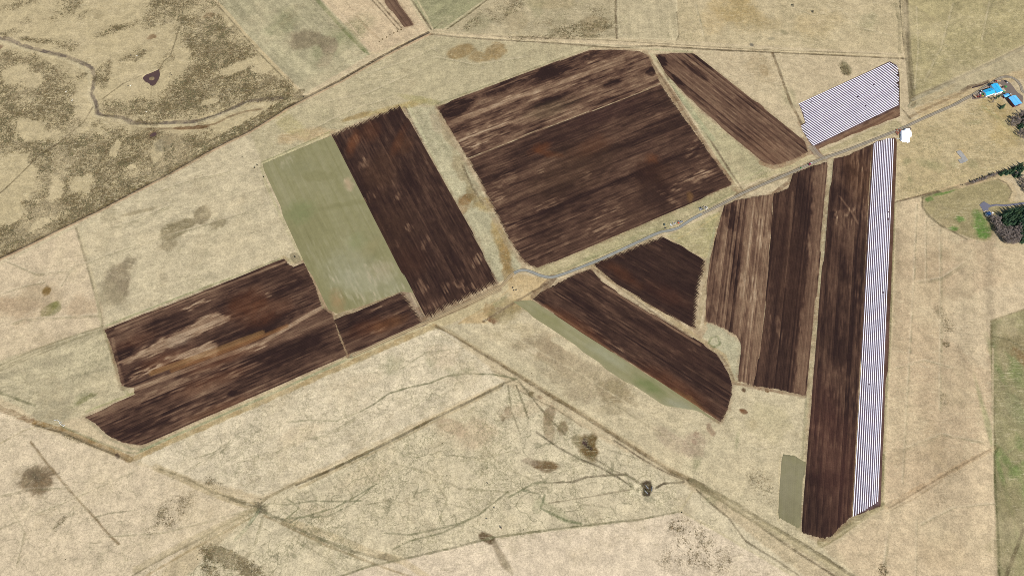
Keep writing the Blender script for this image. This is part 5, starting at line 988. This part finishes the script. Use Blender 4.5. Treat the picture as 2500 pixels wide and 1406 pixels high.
def car(p, ang, paint, label, van=False):
    r = empty('car', (*at(*p), .3), ang); h = 1.0 if not van else 1.5
    bm = BM(); bx(bm, 0,0,.7,4.4,1.8,.7,bev=.15); part('body', bm, paint, r)
    bm = BM(); bx(bm, -.2,0,1.3,2.6,1.6,.62*h,taper=.8,bev=.08); part('cabin', bm, m_glass, r)
    bm = BM(); bx(bm, -.2,0,1.3+.33*h,1.9,1.25,.05); part('roof', bm, paint, r)
    for sx in (-1.35,1.35):
        for sy in (-.85,.85): wheel(r, sx, sy, .34, .22)
    return tag(r, label, 'car')
def implement(p, ang, paint, label, wd=3.0, ln=2.4, kind='harrow'):
    r = empty(kind, (*at(*p), .25), ang)
    bm = BM()
    for i in range(4): bx(bm, -ln/2+i*ln/3, 0, .75, .14, wd, .14)
    for j in range(3): bx(bm, 0, -wd/2+j*wd/2, .86, ln, .14, .14)
    bx(bm, ln/2+.5,0,.8,1.2,.16,.16); part('frame', bm, paint, r)
    bm = BM()
    for i in range(4):
        for j in range(7): cyl(bm, (-ln/2+i*ln/3, -wd/2+.1+j*(wd-.2)/6, .7), (-ln/2+i*ln/3-.1, -wd/2+.1+j*(wd-.2)/6, 0), .05, 6)
    for i in range(4): bx(bm, -ln/2+i*ln/3-.05, 0, .62, .1, wd, .1)
    for sy in (-.3, .3): bx(bm, 0, sy*wd, .62, ln+.1, .1, .08)
    part('tines', bm, m_steel, r)
    bm = BM(); bx(bm, -.1,0,1.25,ln*.6,wd*.7,.6,taper=.7,bev=.08); part('hopper', bm, paint, r)
    for sy in (-1,1): wheel(r, 0, sy*(wd/2+.15), .4, .25)
    return tag(r, label, kind)
RED = pm('red',(190,50,50)); MAR = pm('maroon',(120,40,60)); GRN = pm('green',(60,190,80)); YEL = pm('yellow',(235,200,70)); WHT = pm('white',(250,250,245)); DRK = pm('charcoal',(50,50,66)); BRN = pm('brown',(140,84,70)); ORA = pm('orange',(240,100,60)); PNK = pm('pink',(200,70,110))
m_tanload = paint_mat('timber_load', alb(222,186,140), .8, .12, 1.5)
tractor((2429.5,199.5), .2, RED, 'red tractor hitched behind the tall blue roof, left of the tan trailer')
trailer((2437,199.8), .1, m_tanload, 'tan loaded trailer standing right of the red tractor', m_tanload, 6.5)
car((2455.5,200.5), -.9, DRK, 'dark car parked on its own at the top of the yard')
bm = BM(); bx(bm, 0,0,.7,1.6,1.2,1.1,bev=.1); o = part('container', bm, WHT); o.location = (*at(2457.5,203.2),.2); tag(o, 'tiny white bin beside the dark parked car', 'bin')
tractor((2447,214.5), .3, MAR, 'maroon tractor right of the tall blue roof, beside a bright green machine')
implement((2454.3,213), .2, GRN, 'bright green machine standing right of the maroon tractor', 3.4, 3.6, 'seed_drill')
tractor((2448.2,226.4), .2, GRN, 'bright green tractor between the tall blue roof and the small shed', s=1.15)
trailer((2466.5,231), .3, WHT, 'narrow white trailer between the small shed and the large barn', None, 4.2, .8)
trailer((2378.5,237.5), -.95, BRN, 'brown trailer at the far left end of the farm yard', m_tanload, 6.2, 1.1)
implement((2386.3,237.3), .1, RED, 'light red machine second from the left end of the yard', 3, 2.6, 'baler')
tractor((2391,237.8), .4, RED, 'bright red tractor in the machine line left of the yellow machine')
implement((2392.8,233.2), .8, PNK, 'pink red machine standing above the bright red tractor', 2.6, 2.4, 'harrow')
implement((2398.6,235.6), .25, YEL, 'long yellow machine left of the white gable wall', 2.0, 5.4, 'cultivator')
implement((2397.5,231.4), 1.2, GRN, 'green machine tucked between the yellow machine and the white wall', 2.4, 2.4, 'mower')
bm = BM(); bx(bm, 0,0,1,2.8,2.2,1.8,bev=.15); o = part('water_tank', bm, WHT); o.location = (*at(2392.3,229.4),.2); o.rotation_euler=(0,0,.4); tag(o, 'square white tank above the pink red machine', 'tank')
bm = BM(); bx(bm, 0,0,.6,1.3,1.3,1.0,bev=.1); o = part('crate', bm, m_tan); o.location = (*at(2388.2,231.8),.2); tag(o, 'small cream crate left of the square white tank', 'crate')
tractor((2393.8,224.6), .9, DRK, 'dark tractor at the corner of the lower left blue roof', WHT, 1.1)
m_bag = paint_mat('cream_bag', alb(232,206,186), .8, .1, 1.5)
for i, (x, y) in enumerate([(2400.8,217.2),(2403.6,216.2),(2406.6,214.6),(2410.2,214),(2413,212.6)]):
    r = empty('bulk_bag', (*at(x, y), .2), .3+.2*i)
    bm = BM(); bx(bm, 0,0,.7,1.7,1.7,1.3,taper=.85,bev=.3); part('sack', bm, m_bag, r, True)
    bm = BM(); cyl(bm, (0,0,1.3), (0,0,1.7), .25, 8, .4); part('spout', bm, m_bag, r)
    tag(r, f'{ORD[i]} cream bulk bag from the left in the row above the lower left blue roof', 'bag', 'cream bulk bags along the building')
for i, (x, y, a_) in enumerate([(2189,318,.5),(2196.5,318.5,1.2),(2188,324,.2),(2193,325,1.0),(2197,321.5,.6),(2190.5,329,.9)]):
    implement((x, y), a_, m_orange, ['rusty orange harrow nearest the road at the upper left of the white stack','rusty orange harrow touching the upper corner of the white stack','rusty orange harrow at the left edge of the machinery cluster','rusty orange harrow in the middle of the machinery cluster','bright orange harrow beside the left side of the white stack','rusty orange harrow lowest in the cluster, left of the teal machine'][i], 2.6, 2.8, 'harrow')
implement((2198.5,332), .5, m_teal, 'teal machine against the lower left side of the white stack', 2.8, 3.2, 'spreader')
bm = BM(); bx(bm, 0,0,.6,3.2,1.2,1.0,bev=.1); o = part('pallet_stack', bm, WHT); o.location = (*at(2197.5,339.5),0); o.rotation_euler=(0,0,-.35); tag(o, 'low white pallet stack under the teal machine', 'pallets')
bm = BM(); bx(bm, 0,0,.6,1.4,1.4,1.0,bev=.1); o = part('crate', bm, WHT); o.location = (*at(2191.2,339.8),0); tag(o, 'lone white crate left of the low white pallet stack', 'crate')
# on the road
tractor((1976,402.5), math.radians(27), pm('crimson',(190,40,90)), 'crimson tractor driving on the gravel road')
trailer((1980,399.3), math.radians(27), WHT, 'white trailer behind the crimson tractor on the road', WHT, 3.6, .8)
r = implement((1954.5,411.2), .5, GRN, 'small green cart on the road ahead of the crimson tractor', 1.6, 1.6, 'handcart')
# roadside dumps
m_mix = [WHT, m_steel, DRK, m_tan, pm('slate',(96,104,116))]
def junk(cx, cy, rx0, ry0, n, seed, where, cat='crate'):
    rg = random.Random(seed)
    for i in range(n):
        a_ = rg.uniform(0, 6.28); q = rg.random()**.6
        x, y = cx+rx0*q*math.cos(a_), cy+ry0*q*math.sin(a_); m = m_mix[rg.randrange(5)] if where[0] != 'p' else m_mix[rg.choice((0,0,3,1))]
        nm = {WHT.name:'white', m_steel.name:'grey', DRK.name:'dark', m_tan.name:'cream'}.get(m.name, 'slate')
        bm = BM(); sx, sy, sz = rg.uniform(.7,1.9), rg.uniform(.6,1.4), rg.uniform(.5,1.2)
        bx(bm, 0,0,sz/2,sx,sy,sz,bev=.06)
        for q_ in (-.35,.35): bx(bm, sx*q_,0,sz+.03,.1,sy*.96,.08)
        o = part(cat, bm, m); o.location = (*at(x, y), .05); o.rotation_euler = (0,0,rg.uniform(0,3))
        tag(o, f'{nm} crate in the {where[1:]}', 'crate', f'crates in the {where[1:]}')
junk(1644, 547.5, 9, 4, 16, 3, 'ppale heap along the road bend')
junk(1656, 541, 9, 2.5, 8, 5, 'xsecond row of the heap at the road bend')
junk(1712, 510, 5.5, 5.5, 20, 7, 'xdark round heap above the road')
junk(1723, 507, 5, 5, 12, 9, 'xspeckled heap right of the dark round heap')
implement((1656,545), .5, ORA, 'bright orange machine in the middle of the roadside heap', 2.4, 2.6, 'plough')
trailer((1663,543), .45, m_steel, 'grey flat trailer right of the bright orange machine', None, 4.5)
implement((1622,549), 1.4, pm('bluegreen',(60,86,86)), 'dark blue green machine left of the roadside heap', 2.4, 3.6, 'sprayer')
implement((1624,557), .3, DRK, 'small dark machine at the road edge under the blue green one', 1.6, 1.8, 'roller')

# ---- wrapped bales in a curve on the lower left
bw = paint_mat('bale_wrap', (.5,.51,.5), .5, .2, 1.5)
def bale_mesh():
    bm = BM(); cyl(bm, (-.6,0,.62), (.6,0,.62), .62, 20); es = [e for e in bm.edges if len(e.link_faces) == 2 and e.calc_face_angle(0) > 1.2]
    bmesh.ops.bevel(bm, geom=es, offset=.12, segments=2, affect='EDGES')
    me = bpy.data.meshes.new('wrapped_bale'); bm.to_mesh(me); bm.free(); me.materials.append(bw); return me
bme = bale_mesh()
BL = [(133,1025.5),(137,1025.8),(140.5,1026),(144,1027.5),(147,1029.5),(149.5,1031.2),(146,1033),(148.5,1034.5),(151.5,1036.5),(153,1038.5),(155.5,1039.5),(157.5,1038)]
for i, (x, y) in enumerate(BL):
    o = link('wrapped_bale', bme); o.location = (*at(x, y), 0); o.rotation_euler = (0,0,-.6+.1*i)
    o.scale = (.78,)*3
    tag(o, f'{ORD[i]} white wrapped bale from the left in the curved line by the ditch', 'bale', 'white wrapped bales in a curved line')

# dug squares along the stubble edge (bare soil)
for i, (cx, cy) in enumerate([(926,102),(934,96.5),(944,91.5),(952,86),(961.5,81.5),(970.5,77),(979.5,73)]):
    s_ = 2.3 if i not in (0,3) else 1.7
    structure(slab('soil_patch', [(cx-s_,cy+.9),(cx-.6,cy-s_*.75),(cx+s_,cy-.7),(cx+.8,cy+s_*.75)], .12, M_SOIL, z=.02, tone=alb(104,86,54)))

# ---- cattle and ponies
def animal_mesh(name, mat, horn=False):
    J = [((0,0,1.05),.36),((.45,0,1.1),.36),((-.45,0,1.08),.38),((-.75,0,1.12),.28),((.8,0,1.25),.22),((1.1,0,1.42),.14),((1.4,0,1.28),.12),((1.6,0,1.12),.08)]
    E = [(0,1),(0,2),(2,3),(1,4),(4,5),(5,6),(6,7)]
    def leg(root, pts):
        p = root
        for c, r_ in pts: J.append((c, r_)); E.append((p, len(J)-1)); p = len(J)-1
    for sy in (-1,1):
        leg(1, [((.5,sy*.2,.75),.13),((.52,sy*.2,.42),.07),((.5,sy*.2,.05),.06)])
        leg(3, [((-.68,sy*.2,.8),.16),((-.6,sy*.2,.55),.09),((-.78,sy*.2,.38),.06),((-.74,sy*.2,.05),.06)])
        leg(5, [((1.12,sy*.16,1.5),.04)])
    leg(3, [((-.98,0,1.05),.05),((-1.05,0,.6),.04)])
    me = bpy.data.meshes.new(name); me.from_pydata([Vector(j[0]) for j in J], E, [])
    o = bpy.data.objects.new(name, me); COL.objects.link(o)
    sm = o.modifiers.new('skin', 'SKIN')
    for i, j in enumerate(J): me.skin_vertices[0].data[i].radius = (j[1], j[1])
    me.skin_vertices[0].data[0].use_root = True
    ss = o.modifiers.new('sub', 'SUBSURF'); ss.levels = 1; ss.render_levels = 1
    dg = bpy.context.evaluated_depsgraph_get(); ev = bpy.data.meshes.new_from_object(o.evaluated_get(dg))
    ev.materials.clear(); ev.materials.append(mat); ev.name = name
    bpy.data.objects.remove(o); return ev
m_bh = paint_mat('black_hide', (.02,.018,.016), .8, .3, 3); m_wh = paint_mat('white_hide', (.7,.68,.6), .8, .08, 3); m_br = paint_mat('brown_hide', (.1,.05,.03), .8, .2, 3)
cows = {'black': animal_mesh('pony', m_bh), 'white': animal_mesh('pony', m_wh), 'brown': animal_mesh('pony', m_br)}
CW = [('black',319.2,137.2,1.5,'black pony north west of the pond, left of a white one'),('white',335,138,-.5,'white pony north west of the pond, right of a black one'),
 ('black',313.3,211.2,.4,'black pony south west of the pond, left of a white one'),('white',319.4,210.6,.7,'white pony south west of the pond between trail and tufts'),
 ('black',362,217,-.4,'black pony just below the lower tip of the pond'),('black',416,181,.9,'black pony topmost of the three right of the pond'),('black',419.2,184.2,-.5,'black pony rightmost of the three right of the pond'),('black',413.8,189.6,-.4,'black pony lowest of the three right of the pond'),
 ('white',162.2,225,.4,'white pony on the heath left of the creek, upper of two'),('black',167,234.5,.7,'black pony on the heath between two white ones'),('white',177,247,1.2,'white pony on the heath left of the creek, lower of two'),
 ('white',358,274,0,'lone white pony on heath above the creek'),('black',46,332,.6,'lone black pony near the left edge of the moor'),
 ('black',1190,1179,-.8,'black pony in the lower meadow, topmost of the loose herd'),('black',1206.6,1239.4,.1,'black pony in the lower meadow above the dark wet hollow trail'),('black',1188,1266,-.1,'black pony in the lower meadow just above the brown hollow'),
 ('black',1221.5,1286.5,1.4,'black pony in the lower meadow standing beside a brown one'),('brown',1224.4,1289.5,1.3,'brown pony in the lower meadow beside a black one'),
 ('black',1252,703.2,.9,'black pony in the paddock at the road bend, topmost of three'),('black',1254.6,709.4,.6,'black pony in the paddock at the road bend, left of two'),('black',1260.6,708.6,.5,'black pony in the paddock at the road bend, right of two')]
for kd, x, y, a_, lb in CW:
    o = link('pony', cows[kd]); o.location = (*at(x, y), 0.05); o.rotation_euler = (0,0,a_); o.scale = (1.15,)*3
    tag(o, lb, 'pony', 'ponies grazing on the open land')
# feeders and a trough frame at the muddy ring
for i, (x, y, a_) in enumerate([(1579.5,1188.5,-.95),(1591.5,1193,1.4),(1577.5,1201,-.85)]):
    r = empty('feed_rack', (*at(x, y), 0), a_)
    bm = BM(); bx(bm, 0,0,.35,5.0,.7,.5,taper=1.15); part('trough', bm, m_steel, r)
    bm = BM()
    for k in range(9): cyl(bm, (-2.4+.6*k,-.3,.5), (-2.4+.6*k,0,1.3), .035, 6); cyl(bm, (-2.4+.6*k,.3,.5), (-2.4+.6*k,0,1.3), .035, 6)
    part('bars', bm, m_steel, r)
    tag(r, ['pale feed rack upper left in the muddy ring','pale feed rack at the right side of the muddy ring','grey feed rack lowest in the muddy ring'][i], 'feeder', 'feed racks in the muddy ring')

# ------------------------------------------------------------------ trees
def leaf_mat(name, c1, c2, c3):
    m, nt, bs = mat_new(name); tc = N(nt, 'ShaderNodeTexCoord'); ob = tc.outputs['Object']
    base = mixc(nt, ramp01(nt, noise_n(nt, ob, .7, 4, .6, 1), .35, .65), c1, c2)
    oi = N(nt, 'ShaderNodeObjectInfo'); base = mixc(nt, math_n(nt, 'MULTIPLY', oi.outputs['Random'], .6), base, c3)
    nt.links.new(base, bs.inputs['Base Color']); bs.inputs['Roughness'].default_value = .85; bs.inputs['Specular IOR Level'].default_value = .15
    return m
m_needle = leaf_mat('spruce_needles', (.030,.058,.026), (.062,.100,.040), (.026,.060,.045)); m_twig = leaf_mat('bare_twigs', (.26,.21,.175), (.35,.285,.245), (.25,.215,.195)); m_shrub = leaf_mat('dark_shrub', (.035,.032,.022), (.07,.06,.035), (.05,.05,.03))
m_bark = paint_mat('bark', (.12,.09,.07), .9, .2, 3)
def conifer_meshes(seed, H=9.0):
    rg = random.Random(seed); V, F = [], []
    nl = 15
    for i in range(nl):
        t = i/(nl-1); z = H*(.08+.88*t); R = H*.27*(1-t)**.85+.12
        nb = 13-int(6*t)
        for k in range(nb):
            a_ = 6.283*(k+rg.random()*.8)/nb; r_ = R*rg.uniform(.65,1.15); wd = r_*.30+.1
            for q in range(3):
                f0 = .15+.28*q; f1 = f0+.35; dr = -.16*r_
                ca, sa = math.cos(a_), math.sin(a_)
                p0 = Vector((ca*r_*f0, sa*r_*f0, z+dr*f0)); p1 = Vector((ca*r_*f1, sa*r_*f1, z+dr*f1*1.5)); n_ = Vector((-sa, ca, 0))*wd*(1.1-f0)
                b0 = len(V); j = lambda: Vector((rg.uniform(-.1,.1), rg.uniform(-.1,.1), rg.uniform(-.12,.12)))
                V += [p0+j(), (p0+p1)/2+n_+j()-Vector((0,0,.15)), p1+j(), (p0+p1)/2-n_+j()-Vector((0,0,.15))]; F += [(b0,b0+1,b0+2),(b0,b0+2,b0+3)]
    cr = bpy.data.meshes.new('crown'); cr.from_pydata(V, [], F); cr.materials.append(m_needle)
    bm = BM(); cyl(bm, (0,0,-.2), (0,0,H*.97), .2, 8, .03); tr = bpy.data.meshes.new('trunk'); bm.to_mesh(tr); bm.free(); tr.materials.append(m_bark)
    return cr, tr
def bare_meshes(seed, H=8.0, spread=.26, dense=1.0):
    rg = random.Random(seed); V, F = [], []; TV, TF = [], []
    def tube(p, q, r0, r1, VV, FF, seg=4):
        d = (q-p).normalized(); u = d.orthogonal().normalized(); w_ = d.cross(u); b0 = len(VV)
        for c, r_ in ((p, r0), (q, r1)):
            for i in range(seg):
                a_ = 6.283*i/seg; VV.append(c+u*math.cos(a_)*r_+w_*math.sin(a_)*r_)
        for i in range(seg):
            j = (i+1) % seg; FF.append((b0+i, b0+j, b0+seg+j, b0+seg+i))
    tube(Vector((0,0,-.2)), Vector((rg.uniform(-.2,.2),rg.uniform(-.2,.2),H*.9)), .16, .05, TV, TF, 7)
    for i in range(int(30*dense)):
        z = H*(.15+.75*rg.random()); a_ = rg.uniform(0,6.283); l_ = H*spread*(1.25-z/H)*rg.uniform(.7,1.2)
        p = Vector((0,0,z)); q = p+Vector((math.cos(a_)*l_, math.sin(a_)*l_, l_*rg.uniform(.5,1.1)))
        tube(p, q, .06, .03, TV, TF)
        for k in range(int(9*dense)):
            t = rg.uniform(.25,1); c = p.lerp(q, t); e = c+Vector((rg.uniform(-.6,.6), rg.uniform(-.6,.6), rg.uniform(.2,.9)))*rg.uniform(.7,1.5)
            tube(c, e, .05, .018, V, F, 3)
            for _ in range(2):
                c2 = c.lerp(e, rg.uniform(.3,1)); tube(c2, c2+Vector((rg.uniform(-.5,.5), rg.uniform(-.5,.5), rg.uniform(0,.6))), .035, .012, V, F, 3)
    cr = bpy.data.meshes.new('crown'); cr.from_pydata(V, [], F); cr.materials.append(m_twig)
    tr = bpy.data.meshes.new('trunk'); tr.from_pydata(TV, [], TF); tr.materials.append(m_bark)
    return cr, tr
CON = [conifer_meshes(s, 9.0) for s in (1,2,3,4)]; BAR = [bare_meshes(s, 8.0) for s in (5,6,7,8)]
BUSHM = [bare_meshes(s, 3.2, .45, 1.1) for s in (9,10)]
def tree(kind, x, y, s, label, group, seed):
    rg = random.Random(seed); src = {'spruce_tree': CON, 'bare_tree': BAR, 'bare_bush': BUSHM}[kind]; cr, tr = src[rg.randrange(len(src))]
    o = empty(kind, (*at(x, y), 0), rg.uniform(0,6.28), s); o.scale = (s*rg.uniform(.85,1.15), s*rg.uniform(.85,1.15), s*rg.uniform(.9,1.15))
    link('crown', cr, o); link('trunk', tr, o)
    return tag(o, label, 'tree' if kind != 'bare_bush' else 'bush', group)
def pin(x, y, poly):
    c = False
    for i in range(len(poly)):
        x1, y1 = poly[i]; x2, y2 = poly[(i+1) % len(poly)]
        if (y1 > y) != (y2 > y) and x < (x2-x1)*(y-y1)/(y2-y1)+x1: c = not c
    return c
def grove(kind, poly, step, s0, label, group, seed, cap=300):
    rg = random.Random(seed); x0 = min(p[0] for p in poly); x1 = max(p[0] for p in poly); y0 = min(p[1] for p in poly); y1 = max(p[1] for p in poly); n = 0
    y = y0
    while y < y1:
        x = x0
        while x < x1:
            px_, py_ = x+rg.uniform(-.45,.45)*step, y+rg.uniform(-.45,.45)*step
            if pin(px_, py_, poly) and n < cap: tree(kind, px_, py_, s0*rg.uniform(.75,1.2), label, group, seed*1000+n); n += 1
            x += step
        y += step*.85
grove('spruce_tree', [(2440,528),(2462,515),(2478,512),(2495,505),(2520,500),(2520,600),(2490,580),(2482,560),(2475,540),(2470,556),(2448,556),(2444,545)], 5.2, 1.15, 'dark green spruce in the dense grove right of the blue roofed house', 'spruces in the lower right grove', 21)
grove('spruce_tree', [(2486,573),(2515,568),(2520,592),(2488,594)], 5, 1.0, 'dark green spruce at the lower edge of the bare tree stand', 'spruces below the bare stand', 22)
grove('bare_tree', [(2413,532),(2425,529),(2436,535),(2444,556),(2470,560),(2480,548),(2488,552),(2486,592),(2470,600),(2450,594),(2435,575),(2422,553),(2414,545)], 4.6, 1.05, 'leafless grey brown tree in the stand south of the spruces', 'leafless trees in the lower right stand', 23)
grove('spruce_tree', [(2438,424),(2448,420),(2475,412),(2495,400),(2495,415),(2488,432),(2478,436),(2470,425),(2452,428),(2440,430)], 5, .95, 'dark green spruce in the belt at the end of the long track', 'spruces in the belt by the track', 24)
grove('bare_tree', [(2482,436),(2492,430),(2520,460),(2520,490),(2498,470),(2486,455)], 5, .8, 'leafless tree along the slope below the spruce belt', 'leafless trees below the spruce belt', 25)
grove('bare_bush', [(2366,446),(2432,424),(2434,428),(2368,450)], 3.6, 1.0, 'low leafless bush in the thin row leading to the spruce belt', 'leafless bushes along the track', 26)
grove('bare_tree', [(2460,300),(2470,286),(2500,276),(2520,280),(2520,305),(2490,308),(2468,312)], 5, .95, 'leafless tree in the upper right thicket behind the barn', 'leafless trees of the upper thicket', 27)
grove('spruce_tree', [(2490,283),(2520,272),(2520,296),(2492,298)], 5, .95, 'dark spruce among the bare trees of the upper thicket', 'spruces of the upper thicket', 28)
grove('spruce_tree', [(2483,308),(2494,302),(2500,312),(2488,316)], 4, .95, 'dark spruce at the lower side of the upper thicket', 'spruces under the upper thicket', 29)
grove('bare_tree', [(2478,322),(2500,316),(2520,330),(2520,345),(2495,340),(2482,334)], 5, .85, 'leafless tree in the narrow belt under the upper thicket', 'leafless trees of the narrow belt', 30)
tree('bare_tree', 2477, 427, 1.1, 'pale grey leafless tree standing among the dark spruces of the belt', None, 77)
tree('spruce_tree', 2446, 263, 1.35, 'lone dark spruce with pointed top in the grass left of the barn', None, 31)
tree('spruce_tree', 2441.5, 265.5, .95, 'shorter dark spruce touching the left side of the lone pointed spruce', None, 32)
for i, (x, y, k, s_, lb) in enumerate([(2437,237,'spruce_tree',.9,'dark spruce under the eaves of the white annex'),(2430,241,'spruce_tree',.8,'small dark spruce left of the one by the annex'),(2424,246,'bare_tree',.8,'leafless tree in the row below the lower left blue roof'),(2420,252,'bare_tree',.75,'leafless tree at the bottom of the row below the blue roofs'),(2443,238,'bare_tree',.7,'leafless tree between annex and small shed'),(2418,243,'bare_bush',1.3,'leafless bush at the left end of the row below the blue roofs')]):
    tree(k, x, y, s_, lb, None, 40+i)
for i, (x, y, lb) in enumerate([(629,405,'dark bush at the top left corner of the green crop field'),(622.5,411.5,'dark bush left of the green crop field corner'),(644.5,434,'dense dark bush on the left edge of the green crop field'),(742,239,'dark bush where the big ditch meets the hay field corner'),(721,629,'dark bush above the notch of the long ploughed field'),(1935,14,'round dark bush near the top edge, left of a pair'),(1983.5,30,'round dark bush near the top edge, right of a pair'),(592,384,'tiny dark bush alone in the pale grassland'),(2348,452.5,'tiny dark bush on the pale verge above the rounded meadow'),(1578,1197,'dark bush in the muddy ring')]):
    cr, tr = BUSHM[i % 2]; o = empty('bush', (*at(x, y), 0), i*1.1, .85 if i < 7 else .55); c_ = link('crown', cr.copy(), o); c_.data.materials[0] = m_shrub; link('trunk', tr, o); tag(o, lb, 'bush')
